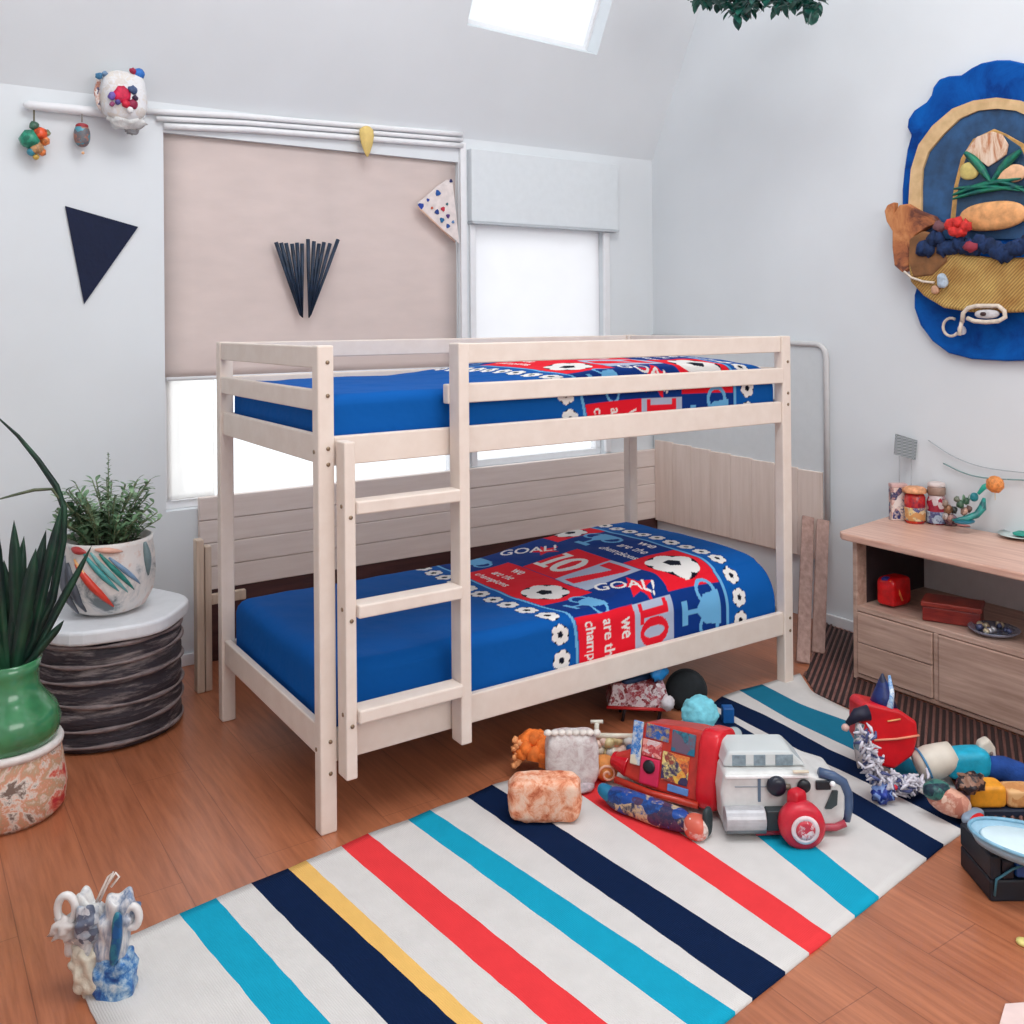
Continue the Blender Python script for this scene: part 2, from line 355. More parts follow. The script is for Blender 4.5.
# ------------------------------------------------------------------ striped rug
cream = (214, 210, 207); teal = (22, 158, 190); navy = (12, 32, 66); yel = (234, 186, 106); red = (232, 62, 66)
def rugm(c):
    m, nt, b = newmat('woven_rug'); L = lin(c); co = coords(nt, (1, 1, 1), (0, 0, math.radians(-5)))
    n = noisen(nt, co, 14, 3); nt.links.new(ramp(nt, n.outputs[0], [(.3, sh(L, .96)), (.7, sh(L, 1.03))]), b.inputs['Base Color'])
    wv = nt.nodes.new('ShaderNodeTexWave'); wv.inputs['Scale'].default_value = 60; wv.inputs['Distortion'].default_value = 2; nt.links.new(co, wv.inputs[0])
    bumpn(nt, b, wv.outputs['Fac'], .25, .003); b.inputs['Roughness'].default_value = .95; b.inputs['Specular IOR Level'].default_value = .1; return m
RC = {'c': rugm(cream), 't': rugm(teal), 'n': rugm(navy), 'y': rugm(yel), 'r': rugm(red), 'u': rugm((30, 116, 146))}
# stripe borders: (far edge px, near edge px), colour of the band to the right of it
bord = [((70, 965), (101, 1034), 'c'), ((179, 917), (268, 1024), 't'), ((216, 901), (328, 1024), 'c'), ((251, 886), (385, 1024), 'n'), ((288, 871), (453, 1024), 'y'),
        ((306, 863), (479, 1024), 'c'), ((341, 849), (543, 1024), 'r'), ((368, 836), (603, 1024), 'c'), ((408, 822), (682, 1024), 't'), ((430, 812), (724, 1008), 'c'),
        ((467, 799), (741, 994), 'n'), ((492, 787), (779, 971), 'c'), ((545, 772), (805, 953), 'r'), ((575, 764), (828, 936), 'c'), ((640, 742), (850, 915), 't'), ((668, 732), (872, 894), 'c'),
        ((690, 716), (925, 860), 'n'), ((706, 708), (942, 846), 'c')]
def fl(px, py): p = at(px, py, 2, 0); return Vector((p.x, p.y))
ends = []
rowsF = [fl(*b[0]) for b in bord]
# near ends: extend to the rug's true near edge line
nA, nB = fl(725, 1024), fl(962, 832); nd = (nB-nA)
def near_pt(f, n):
    d = n-f; den = d.x*nd.y-d.y*nd.x; t = ((nA.x-f.x)*nd.y-(nA.y-f.y)*nd.x)/den; return f+d*t
rows = [(rowsF[i], near_pt(rowsF[i], fl(*b[1])), b[2]) for i, b in enumerate(bord)]
rug = thing('striped_rug', (.7, -.5, 0), 'long flat woven rug with teal, navy, red and yellow stripes', 'rug')
# last bands curve round the corner: given as polylines far -> near
extra = [([(706, 708), (790, 745), (850, 780), (942, 846)], None),
         ([(722, 699), (770, 722), (830, 752), (890, 782), (962, 832)], 'c'), ([(722, 699), (770, 722), (830, 752), (890, 782), (962, 832)], 'n')]
g = G(); mats = [RC[k] for k in 'ctnyru']; fm = []
def hz(x, y): return .0075+.0012*noise.noise(Vector((x*5, y*5, 0)))
def band(PA, PB, k, n=36, sub=3):
    base = len(g.v)
    for i in range(n+1):
        t = i/n
        def pl(P):
            L = len(P)-1; q = t*L; j = min(int(q), L-1); return P[j].lerp(P[j+1], q-j)
        a, b = pl(PA), pl(PB)
        for s in range(sub+1):
            p = a.lerp(b, s/sub); wv = .0022*noise.noise(Vector((p.x*18, p.y*18, 3)))
            g.v.append((p.x+wv, p.y+wv, hz(p.x, p.y)))
    for i in range(n):
        for s in range(sub):
            g.f.append((base+i*(sub+1)+s, base+i*(sub+1)+s+1, base+(i+1)*(sub+1)+s+1, base+(i+1)*(sub+1)+s)); fm.append('ctnyru'.index(k))
for i in range(len(rows)-1): band([rows[i][0], rows[i][1]], [rows[i+1][0], rows[i+1][1]], rows[i][2])
def dens(pts, n=24):
    P = [fl(*p) for p in pts]; L = [0]
    for a, b in zip(P, P[1:]): L.append(L[-1]+(b-a).length)
    out = []
    for i in range(n+1):
        q = L[-1]*i/n; j = max(k for k in range(len(L)-1) if L[k] <= q+1e-9); out.append(P[j].lerp(P[j+1], (q-L[j])/(L[j+1]-L[j])))
    return out
c0 = dens([(706, 708), (942, 846)]); e5 = rows[-1]; c0 = [e5[0].lerp(e5[1], i/24) for i in range(25)]
c1 = dens([(712, 706), (760, 732), (830, 768), (900, 800), (964, 833)])
c2 = dens([(722, 698), (765, 717), (830, 752), (900, 783), (966, 822)])
c3 = dens([(739, 692), (790, 722), (850, 750), (905, 780), (962, 815)])
c4 = dens([(762, 686), (800, 706), (850, 724), (905, 757), (960, 800)])
c5 = dens([(800, 675), (812, 694), (850, 712), (900, 738), (950, 778)])
for a, b, k in ((c0, c1, 'c'), (c1, c2, 'n'), (c2, c3, 'c'), (c3, c4, 'u'), (c4, c5, 'c')): band(a, b, k)
# rug edge skirt so that it has thickness
ro = build('woven_body', g, mats, rug, smooth=False)
for p, k in zip(ro.data.polygons, fm): p.material_index = k
bm = bmesh.new(); bm.from_mesh(ro.data); bmesh.ops.remove_doubles(bm, verts=bm.verts, dist=.0006)
ed = [e for e in bm.edges if len(e.link_faces) == 1]
r = bmesh.ops.extrude_edge_only(bm, edges=ed)
for v in [x for x in r['geom'] if isinstance(x, bmesh.types.BMVert)]: v.co.z = .0005
bm.to_mesh(ro.data); bm.free(); ro.data.shade_smooth()
# ------------------------------------------------------------------ bunk bed
BL, BW, BH = 2.0, .972, 1.383
bed = thing('bunk_bed', (0, 0, 0), 'whitewashed pine bunk bed with ladder on its front side', 'bed')
def part(nm, a, b, bv=.004): return build(nm, G().box(a, b), M_bed, bed, bevel=bv)
pw, pd = .05, .045
M_screw = plain((150, 128, 104), .4, .1, metal=.6)
def screw(parent, x, y, z, ax):
    d = {'y': (0, -.002, 0), 'x': (-.002, 0, 0)}[ax]
    build('screw', G().tube([(x, y, z), (x+d[0], y+d[1], z)], .006, 10), M_screw, parent)
for x0, y0 in ((0, 0), (BL-pw, 0), (0, BW-pd), (BL-pw, BW-pd)):
    po = part('post', (x0, y0, 0), (x0+pw, y0+pd, BH), .005)
    if y0 == 0:
        for z in ((1.335, 1.24, 1.09, 1.045, .26, .17) if x0 == 0 else (1.28, 1.155, 1.11, .26, .21)): screw(po, x0+.03, 0, z, 'y')
        if x0 == 0:
            for z in (1.08, .235): screw(po, 0, .03, z, 'x')
for y0 in (.008, BW-.008-.024):
    part('side_rail', (pw, y0, 1.038), (BL-pw, y0+.024, 1.122))
    part('side_rail', (pw, y0, .195), (BL-pw, y0+.024, .285))
    part('guard_rail', ((.42 if y0 < .1 else pw), y0-(.012 if y0 < .1 else 0), 1.196), (BL-pw+(.0), y0+.02, 1.256))
    part('guard_rail', ((.47 if y0 < .1 else pw), y0-(.0), 1.318), (BL-pw, y0+.02, BH-.002))
for x0 in (.01, BL-.034):
    part('end_rail', (x0, pd, 1.045), (x0+.024, BW-pd, 1.127)); part('end_rail', (x0, pd, .208), (x0+.024, BW-pd, .296))
    part('end_rail', (x0-.006, pd, 1.196), (x0+.018, BW-pd, 1.256)); part('end_rail', (x0-.006, pd, 1.318), (x0+.018, BW-pd, BH-.002))
part('ladder_upright', (.052, -.062, .165), (.086, -.001, 1.112), .004)
lu = part('ladder_upright', (.425, -.062, .17), (.462, -.001, BH), .004)
for z in (.93, .64, .345):
    rg = part('ladder_rung', (.0861, -.078 if z < .9 else -.07, z-.024), (.4249, -.012, z+.014), .005)
lu0 = [o for o in bed.children if o.name == 'ladder_upright'][0]
for z in (.93, .64, .345): screw(lu0, .052, -.04, z, 'x'); screw(lu0, .07, -.062, z-.03, 'y')
for k in range(9): 
    for zz in (.215, 1.06):
        part('slat', (.1+k*.21, .034, zz), (.17+k*.21, BW-.034, zz+.016), .002)
# ------------------------------------------------------------------ bedding
BLUE = np.array(lin((12, 88, 166))); NAVY = np.array(lin((14, 54, 128)))
WHT = np.array(lin((236, 232, 228))); BLK = np.array(lin((16, 20, 36))); RED = np.array(lin((232, 30, 48))); GRY = np.array(lin((176, 186, 208))); LB = np.array(lin((110, 176, 220)))
_gly = {}
def glyph(txt):
    if txt in _gly: return _gly[txt]
    cu = bpy.data.curves.new('letters', 'FONT'); cu.body = txt; cu.size = 1; cu.offset = .015
    o = bpy.data.objects.new('letters', cu); C.objects.link(o); bpy.context.view_layer.update()
    dg = bpy.context.evaluated_depsgraph_get(); me = o.evaluated_get(dg).to_mesh(); me.calc_loop_triangles()
    co = np.array([v.co[:2] for v in me.vertices]); tr = [co[list(t.vertices)] for t in me.loop_triangles]
    o.evaluated_get(dg).to_mesh_clear(); C.objects.unlink(o); bpy.data.objects.remove(o); bpy.data.curves.remove(cu)
    lo, hi = co.min(0), co.max(0); _gly[txt] = [(t-lo)/(hi-lo) for t in tr]; return _gly[txt]
class Canvas:
    # coordinates: X to the head end, S = across (decreasing = towards the front)
    def __init__(s, X, S): s.X = X.ravel(); s.S = S.ravel(); s.col = np.tile(BLUE, (s.X.size, 1))
    def fill(s, m, c): s.col[m] = c
    def rect(s, x0, x1, s0, s1, c): s.fill((s.X > x0) & (s.X < x1) & (s.S > s0) & (s.S < s1), c)
    def disc(s, x, y, r, c, ry=None): s.fill(((s.X-x)/r)**2+((s.S-y)/(ry or r))**2 < 1, c)
    def ring(s, x, y, r, w, c, ry=None):
        d = np.sqrt(((s.X-x))**2+((s.S-y)*(r/(ry or r)))**2); s.fill(abs(d-r) < w, c)
    def poly(s, P, c):
        P = np.array(P); idx = np.where((s.X > P[:, 0].min()) & (s.X < P[:, 0].max()) & (s.S > P[:, 1].min()) & (s.S < P[:, 1].max()))[0]
        x, y = s.X[idx], s.S[idx]; ins = np.zeros(len(idx), bool)
        for i in range(len(P)):
            (xa, ya), (xb, yb) = P[i], P[i-1]
            if ya == yb: continue
            ins ^= ((ya > y) != (yb > y)) & (x < (xb-xa)*(y-ya)/(yb-ya)+xa)
        s.col[idx[ins]] = c
    def text(s, txt, x, y, h, wd, c):           # x = base line, y = start (reads towards smaller S), letters' tops point to larger X
        for t in glyph(txt): s.poly([(x+q[1]*h, y-q[0]*wd) for q in t], c)
    def text2(s, txt, p, d, h, wd, c):          # slanting text: d = reading direction
        L = math.hypot(*d); d = (d[0]/L, d[1]/L); n = (-d[1], d[0])
        if n[0] < 0: n = (-n[0], -n[1])
        for t in glyph(txt): s.poly([(p[0]+q[0]*wd*d[0]+q[1]*h*n[0], p[1]+q[0]*wd*d[1]+q[1]*h*n[1]) for q in t], c)
    def ball(s, x, y, r):
        s.disc(x, y, r*1.0, BLK)
        for k in range(6):
            a = k*math.pi/3+.3; s.disc(x+.62*r*math.cos(a), y+.62*r*math.sin(a), r*.4, WHT)
        s.poly([(x+.36*r*math.cos(a), y+.36*r*math.sin(a)) for a in [i*2*math.pi/5 for i in range(5)]], BLK)
    def trophy(s, x, y, r):                     # cup with two handles, top towards larger X
        s.ring(x+.35*r, y-.5*r, .34*r, .06*r, LB); s.ring(x+.35*r, y+.5*r, .34*r, .06*r, LB)
        s.poly([(x+.85*r, y-.5*r), (x+.85*r, y+.5*r), (x+.2*r, y+.42*r), (x-.1*r, y+.1*r), (x-.1*r, y-.1*r), (x+.2*r, y-.42*r)], LB)
        s.rect(x-.5*r, x, y-.07*r, y+.07*r, LB); s.rect(x-.7*r, x-.5*r, y-.35*r, y+.35*r, LB)
    def star(s, x, y, r, c):
        s.poly([(x+(r if k % 2 == 0 else r*.42)*math.cos(k*math.pi/5), y+(r if k % 2 == 0 else r*.42)*math.sin(k*math.pi/5)) for k in range(10)], c)
    def ten(s, x, y, h, c):                     # slab serif digits 1 and 0, one after the other
        s.one(x, y, h, c); s.zero(x, y-.78*h, h, c)
    def one(s, x, y, h, c):
        s.rect(x, x+h, y-.32*h, y-.14*h, c); s.rect(x, x+.13*h, y-.46*h, y, c); s.rect(x+.87*h, x+h, y-.32*h, y-.0*h, c)
    def zero(s, x, y, h, c):
        bgc = s.col.copy(); s.disc(x+.5*h, y, .5*h, c, .34*h)
        m = ((s.X-x-.5*h)/(.36*h))**2+((s.S-y)/(.13*h))**2 < 1; s.col[m] = bgcol(s, m)
def bgcol(s, m): return s._bg
def design(cv, ox=0.):
    X = lambda x: x+ox
    cv._bg = GRY
    # plain navy print ground between the light blue border lines
    a = (cv.X > X(.86)) & (cv.X < X(1.665)) & (cv.S < .93)
    cv.fill(a, NAVY)
    for x in (.86, 1.665): cv.rect(X(x-.006), X(x+.006), -.6, .93, LB)
    for k in range(16):
        cv.ball(X(.795), .885-k*.088, .036); cv.ball(X(1.735), .87-k*.088, .036)
    for k in range(9): pass
    # row of the head side
    cv.rect(X(1.39), X(1.655), .77, .925, RED); cv.ball(X(1.52), .85, .075)
    cv.trophy(X(1.52), .67, .12)
    cv.text('we', X(1.595), .50, .04, .10, WHT); cv.text('are the', X(1.515), .53, .05, .17, WHT); cv.text('champions', X(1.43), .56, .05, .23, WHT)
    cv.rect(X(1.385), X(1.655), .06, .33, RED); cv.ball(X(1.52), .195, .105)
    cv.trophy(X(1.52), -.03, .13)
    # middle row
    cv.rect(X(1.1), X(1.385), .63, .925, NAVY); cv.star(X(1.29), .72, .07, RED); cv.text2('GOAL!', (X(1.13), .83), (.8, -.6), .075, .24, WHT)
    cv.rect(X(1.105), X(1.38), .40, .62, RED); cv._bg = RED
    cv.one(X(1.15), .615, .17, WHT); cv.zero(X(1.15), .483, .17, WHT)
    cv.rect(X(1.105), X(1.38), .22, .40, GRY)
    cv.rect(X(1.31), X(1.36), .25, .385, RED); cv.poly([(X(1.33), .25), (X(1.33), .30), (X(1.125), .37), (X(1.125), .31)], RED)
    cv.star(X(1.26), .12, .085, RED); cv.text2('GOAL!', (X(1.12), .19), (.82, -.57), .07, .23, WHT)
    # foot row
    cv.rect(X(.87), X(1.1), .42, .72, RED); cv.text('we', X(1.04), .62, .035, .07, WHT); cv.text('are the', X(.97), .65, .045, .13, WHT); cv.text('champions', X(.90), .68, .045, .22, WHT)
    cv.trophy(X(.98), .83, .1)
    cv.rect(X(.87), X(1.1), .19, .42, RED); cv.ball(X(.985), .305, .085)
    cv.trophy(X(.98), .12, .09)
    # front drop
    cv.rect(X(.87), X(1.165), -.6, .05, RED)
    cv.text('we', X(1.085), .015, .05, .075, WHT); cv.text('are the', X(.99), .025, .055, .16, WHT); cv.text('champions', X(.89), .03, .06, .22, WHT)
    cv.rect(X(1.165), X(1.385), -.6, .05, GRY); cv._bg = GRY
    cv.one(X(1.195), .045, .16, RED); cv.zero(X(1.195), -.064, .16, RED)
def bluecloth(name, attr=True):
    m, nt, b = newmat(name); co = coords(nt)
    b.inputs['Roughness'].default_value = .8; b.inputs['Specular IOR Level'].default_value = .1
    if attr:
        a = nt.nodes.new('ShaderNodeAttribute'); a.attribute_name = 'print'; nt.links.new(a.outputs['Color'], b.inputs['Base Color'])
    else: b.inputs['Base Color'].default_value = (*BLUE, 1)
    n = noisen(nt, co, 7, 3); bumpn(nt, b, n.outputs[0], .35, .02); return m
M_cloth = bluecloth('printed_bedding'); M_sheet = bluecloth('blue_sheet', False)
def ssm(t): t = max(0, min(1, t)); return t*t*(3-2*t)
def bedding(parent_label, nm, zb, T, rf, lower, ox, oy=0):
    xs = list(np.concatenate([np.linspace(-.14, .70, 50), np.arange(.7033, 1.88, .0036), np.linspace(1.885, 2.14, 30)]))
    ss = list(np.concatenate([np.arange(-.24, .93, .0036), np.linspace(.935, 1.06, 12)]))
    x0, x1, y0, y1 = .053, 1.946, .046, .925
    nx, ns = len(xs), len(ss); V = np.zeros((nx*ns, 3))
    def path(p, lo, hi, r0_, r1_):
        # rounded path: returns (position, depth below the top)
        if p < lo+r0_:
            arc = (lo+r0_-p); L = r0_*math.pi/2
            if arc < L: a = arc/r0_; return lo+r0_-r0_*math.sin(a), r0_-r0_*math.cos(a)
            return lo, r0_+(arc-L)
        if p > hi-r1_:
            arc = p-(hi-r1_); L = r1_*math.pi/2
            if arc < L: a = arc/r1_; return hi-r1_+r1_*math.sin(a), r1_-r1_*math.cos(a)
            return hi, r1_+(arc-L)
        return p, 0
    k = 0
    for x in xs:
        px_, dx_ = path(x, x0, x1, .045, .07)
        rr = rf(x)
        Tx = T(x)
        for s_ in ss:
            py_, dy_ = path(s_, y0, y1, rr, .05)
            d = max(dx_, dy_)+.25*min(dx_, dy_)
            z = Tx - d
            if d < .03: z += .004*noise.noise(Vector((px_*4, py_*4, zb)))+.003*noise.noise(Vector((px_*11+py_*5, py_*9, zb)))+ (lower(px_, py_))
            V[k] = (px_, py_, max(z, zb)); k += 1
    g = G(); g.v = [tuple(v) for v in V]; g.f = [(i*ns+j, i*ns+j+1, (i+1)*ns+j+1, (i+1)*ns+j) for i in range(nx-1) for j in range(ns-1)]
    XX, SS = np.meshgrid(xs, ss, indexing='ij'); SO = SS+oy; sf = lambda a: np.clip(a, 0, 1)**2*(3-2*np.clip(a, 0, 1))
    XD = XX-.075*sf((.34-SO)/.4)*sf((1.42-XX)/.45)-.012; cv = Canvas(XD, SO); design(cv, ox)
    me = bpy.data.meshes.new(nm); me.from_pydata([(v[0]-1, v[1]-.5, v[2]-zb) for v in g.v], [], g.f)
    at_ = me.color_attributes.new('print', 'FLOAT_COLOR', 'POINT'); at_.data.foreach_set('color', np.concatenate([cv.col, np.ones((cv.col.shape[0], 1))], 1).astype(np.float32).ravel())
    me.materials.append(M_cloth); me.shade_smooth()
    o = bpy.data.objects.new(nm, me); C.objects.link(o); o.location = (1, .5, zb); ORG[o.name] = Vector((1, .5, zb))
    bm = bmesh.new(); bm.from_mesh(me); bmesh.ops.recalc_face_normals(bm, faces=bm.faces)
    if sum(f.normal.z for f in bm.faces) < 0: bmesh.ops.reverse_faces(bm, faces=bm.faces)
    bm.to_mesh(me); bm.free()
    return o
lowT = lambda x: .448+.012*ssm((.5-x)/.4)*0+.050*ssm((x-1.0)/.6)
d1 = bedding('', 'duvet', .258, lowT, lambda x: .04+.13*ssm((x-.9)/.9), lambda x, y: .014*math.sin(math.pi*min(1, max(0, y)))*ssm((x-.8)/.5), 0)
tag(d1, 'blue football-print bed cover on the lower bunk with red blocks and trophies', 'duvet', 'football-print duvets')
upT = lambda x: 1.24+.03*ssm((x-.6)/.7)-.012*ssm((x-1.6)/.3)
d2 = bedding('', 'duvet', 1.085, upT, lambda x: .035+.03*ssm((x-.9)/.9), lambda x, y: .035*math.sin(math.pi*min(1, max(0, y)))*ssm((x-.6)/.5), .05, .085)
tag(d2, 'blue football-print bed cover on the upper bunk behind the guard rails', 'duvet', 'football-print duvets')
for zb, lab in ((.232, 'blue-sheeted mattress lying under the cover of the lower bunk'), (1.077, 'blue-sheeted mattress lying under the cover of the upper bunk')):
    tag(build('mattress', G().box((.062, .055, zb), (1.935, .915, zb+.10)), M_sheet, bevel=.02), lab, 'mattress', 'mattresses of the bunk bed')
# ------------------------------------------------------------------ cabinet
CX = 2.235; CZ = .582; CY0, CY1 = -1.8, -.105
cab = thing('storage_cabinet', (2.45, -.9, 0), 'low greyed-oak cabinet with open shelf against the right wall', 'cabinet')
def cp(nm, a, b, m=M_cab, bv=.003, par=cab): return build(nm, G().box(a, b), m, par, bevel=bv)
top = [(CX-.03, CY1+.03), (CX+.0, CY1+.06), (WX-.02, CY1+.13), (WX-.005, CY0), (CX-.06, CY0), (CX-.055, -.8)]
build('cabinet_top', G().prism([(x, y, CZ-.028) for x, y in top], (0, 0, .028)), M_cabtop, cab, bevel=.006)
cp('side_panel', (CX, CY1-.02, 0.0), (WX-.01, CY1, CZ-.03)); cp('side_panel', (CX, CY0, 0.0), (WX-.01, CY0+.02, CZ-.03))
cp('shelf_board', (CX, CY0+.02, .275), (WX-.03, CY1-.02, .297)); cp('bottom_board', (CX, CY0+.02, .008), (WX-.03, CY1-.02, .024))
M_back = plain((206, 198, 196), .7, .03)
cp('back_panel', (WX-.03, CY0+.02, .02), (WX-.012, CY1-.02, CZ-.03), M_back)
cp('divider', (CX, -.475, .024), (CX+.35, -.455, .275))
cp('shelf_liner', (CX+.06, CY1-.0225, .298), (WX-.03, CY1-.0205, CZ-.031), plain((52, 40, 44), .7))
cp('drawer', (CX-.006, -.452, .028), (CX+.3, CY1-.024, .15)); cp('drawer', (CX-.006, -.452, .153), (CX+.3, CY1-.024, .272))
cp('cabinet_door', (CX-.006, -1.12, .028), (CX+.014, -.478, .272)); cp('cabinet_door', (CX-.006, CY0+.024, .028), (CX+.014, -1.123, .272))
# ------------------------------------------------------------------ frames for small things
fr_h = Vector((fw.x, fw.y, 0)).normalized(); rt_h = Vector((fr_h.y, -fr_h.x, 0))
def frame(px, py, z=0, ang=0):
    o = at(px, py, 2, z); d = (o-CAM).dot(fr_h)
    c, s = math.cos(ang), math.sin(ang); X = rt_h*c+fr_h*s; Y = -rt_h*s+fr_h*c
    M = Matrix(((X.x, Y.x, 0, o.x), (X.y, Y.y, 0, o.y), (0, 0, 1, o.z), (0, 0, 0, 1)))
    return M, d/FOC            # local x = right, y = away, z = up ; metres per pixel
def T3(x, y, z): return Matrix.Translation((x, y, z))
def RX(a): return Matrix.Rotation(a, 4, 'X')
def RY(a): return Matrix.Rotation(a, 4, 'Y')
def RZ(a): return Matrix.Rotation(a, 4, 'Z')
def tb(g, M, pts, r, n=8): return g.tube([M @ Vector(p) for p in pts], r, n)
# ------------------------------------------------------------------ furniture pieces behind the bed
M_lw = wood('light_wood', (196, 172, 150), (222, 200, 180), (12, 12, 1), 4, .5, .06)
st = thing('wooden_frame_end', (.12, 1.3, 0), 'light wooden upright frame end standing behind the left end of the bunk bed', 'wooden frame')
for x0, y0, zt in ((.0, 1.25, .60)  ,):
    build('leg', G().box((x0, y0, 0), (x0+.03, y0+.05, zt)), M_lw, st, bevel=.004)
    build('leg', G().box((x0+.034, y0+.004, 0), (x0+.06, y0+.05, zt-.03)), M_lw, st, bevel=.004)
build('crossbar', G().box((.0605, 1.262, .335), (.20, 1.286, .375)), M_lw, st, bevel=.004)
M_brown = wood('reddish_board', (150, 116, 106), (184, 150, 138), (12, 12, 1), 4, .55, .08)
for (bx, tx, lab) in (((803, 664), (808, 518), 'pinkish wooden board leaning beside the bed, nearer the bed post'), ((818, 654), (823, 521), 'pinkish wooden board leaning beside the bed, nearer the cabinet')):
    p = at(*bx, 2, 0); q = Vector((2.672, p.y+.12, 0)); 
    dd = (p-CAM).dot(fr_h); zt = CAM.z-(tx[1]-CY)*((q-CAM).dot(fr_h))/FOC
    q = at(tx[0], tx[1], 0, 2.66); 
    ax = (q-p); L = ax.length; zc = ax.normalized(); xc = rt_h.cross(zc).normalized(); yc = zc.cross(xc)
    M = Matrix(((yc.x, xc.x, zc.x, p.x), (yc.y, xc.y, zc.y, p.y), (yc.z, xc.z, zc.z, p.z+.004), (0, 0, 0, 1)))
    tag(build('wooden_board', G().box((-.028, -.008, 0), (.028, .008, L), M), M_brown, bevel=.003), lab, 'board', 'boards leaning beside the bed')
# ------------------------------------------------------------------ drum stool of stacked rings
DC = Vector((-.345, 1.145, 0)); DR = .262
dr = thing('drum_stool', DC, 'round drum stool of dark banded rings with a white top on the left', 'stool')
M_bark = paint([(34, 32, 40), (58, 52, 58), (44, 38, 48), (96, 88, 90), (140, 130, 130)], 5, .7, .8, .2, (1, 1, 7))
M_band = wood('grey_band', (104, 92, 94), (146, 130, 128), (5, 5, 20), 6, .55, .15)
prof = []; nb = 5; hz_ = .365/nb
body = G()
for k in range(nb):
    z = k*hz_; prof += [(DR*.93, z+.006), (DR*.955, z+hz_*.3), (DR*.955, z+hz_*.75), (DR*.93, z+hz_*.97)]
build('drum_body', body.lathe(prof, 64, DC, wob=lambda a, z: 1+.012*noise.noise(Vector((a*4, z*14, 0)))), M_bark, dr)
for k in range(nb+1):
    z = k*hz_+.004; g = G()
    tilt = .022*(k % 2)-.012
    pts = [(DC.x+DR*.962*math.cos(a), DC.y+DR*.962*math.sin(a), max(.011, min(.362, z+.012+tilt*math.sin(a+k)))) for a in [2*math.pi*i/64 for i in range(64)]]
    g.tube(pts, [.0065+.0025*math.sin(i*.7+k) for i in range(64)], 8, closed=True); build('band', g, M_band, dr)
# white top: slightly angular disc
g = G(); tp = []
for i in range(40):
    a = 2*math.pi*i/40; r_ = DR*1.03*(1+.03*math.cos(6*a+.6)); tp.append((DC.x+r_*math.cos(a), DC.y+r_*math.sin(a), .374))
g.prism(tp, (0, 0, .05)); build('top_plate', g, plain((226, 228, 232), .4, .04), dr, bevel=.012, seg=3)
# pot with painted feathers on the drum
PC = Vector((-.345, 1.12, .425))
pot = thing('feathered_planter', PC, 'round white planter painted with feathers holding a bushy plant on the drum stool', 'planter')
M_potw = paint([(110, 118, 122), (196, 196, 196), (224, 218, 214), (226, 220, 216), (216, 190, 178)], 7, .4, .1, .4)
prof = [(.085, 0), (.125, .02), (.15, .07), (.158, .13), (.155, .20), (.148, .245), (.15, .262), (.14, .262), (.136, .235), (.12, .23)]
build('planter_bowl', G().lathe(prof, 48, PC), M_potw, pot)
build('soil', G().lathe([(.02, .225), (.125, .228), (.125, .232), (.02, .24)], 24, PC), plain((52, 42, 38), .9, .3, 60, .6), pot)
def feather(p0, p1, wd, col, par, nm='feather_motif', off=.004):
    # slim raised petal that follows the bowl
    g = G(); n = 8; pts = []; rs = []
    for i in range(n+1):
        t = i/n; a = p0[0]+(p1[0]-p0[0])*t; z = p0[1]+(p1[1]-p0[1])*t; r_ = np.interp(z, [0, .02, .07, .13, .2, .26], [.09, .125, .15, .158, .155, .149])
        pts.append((PC.x+(r_)*math.cos(a), PC.y+(r_)*math.sin(a), PC.z+z)); rs.append(wd*(.15+math.sin(math.pi*(.08+.9*t))))
    g.tube(pts, rs, 8); return build(nm, g, plain(col, .4, .15), par)
av = math.atan2(CAM.y-PC.y, CAM.x-PC.x)
for (a0, z0, a1, z1, wd, c) in ((-.75, .20, .10, .045, .012, (214, 62, 44)), (-.80, .215, -.1, .08, .008, (230, 170, 110)), (-.55, .235, .2, .10, .009, (70, 150, 150)), (-.4, .24, .4, .09, .008, (110, 170, 170)),
     (-.2, .235, .55, .095, .008, (40, 130, 120)), (0, .22, .7, .11, .008, (120, 150, 180)), (-1.0, .2, -.6, .03, .016, (70, 74, 84)), (-1.2, .22, -.9, .02, .018, (96, 100, 110)), (.9, .25, .95, .13, .014, (110, 130, 134)), (-.9, .25, -.5, .24, .012, (176, 60, 60)), (-.3, .25, .3, .235, .009, (224, 170, 150))):
    feather((av+a0, z0), (av+a1, z1), wd, c, pot)
def leaf(g, p, d, L, w, bend=.3, n=5, nrm=(0, 0, 1), fold=.25):
    d = Vector(d).normalized(); s = d.cross(Vector(nrm)); s = s.normalized() if s.length > .01 else Vector((1, 0, 0)); n_ = s.cross(d).normalized(); vs = []
    for i in range(n+1):
        t = i/n; c = Vector(p)+d*L*t-Vector((0, 0, 1))*bend*L*t*t; ww = w*math.sin(math.pi*min(1, .06+t*.94))**.75
        vs += [c-s*ww+n_*ww*fold, c, c+s*ww+n_*ww*fold]
    g.add(vs, [q for i in range(n) for q in ((3*i, 3*i+1, 3*i+4, 3*i+3), (3*i+1, 3*i+2, 3*i+5, 3*i+4))])
def leafmat(c1, c2, ns=18, rough=.5):
    m, nt, b = newmat('leaf'); n = noisen(nt, coords(nt), ns, 2); nt.links.new(ramp(nt, n.outputs[0], [(.35, lin(c1)), (.65, lin(c2))]), b.inputs['Base Color']); b.inputs['Roughness'].default_value = rough; return m
random.seed(3); g = G(); stm = G()
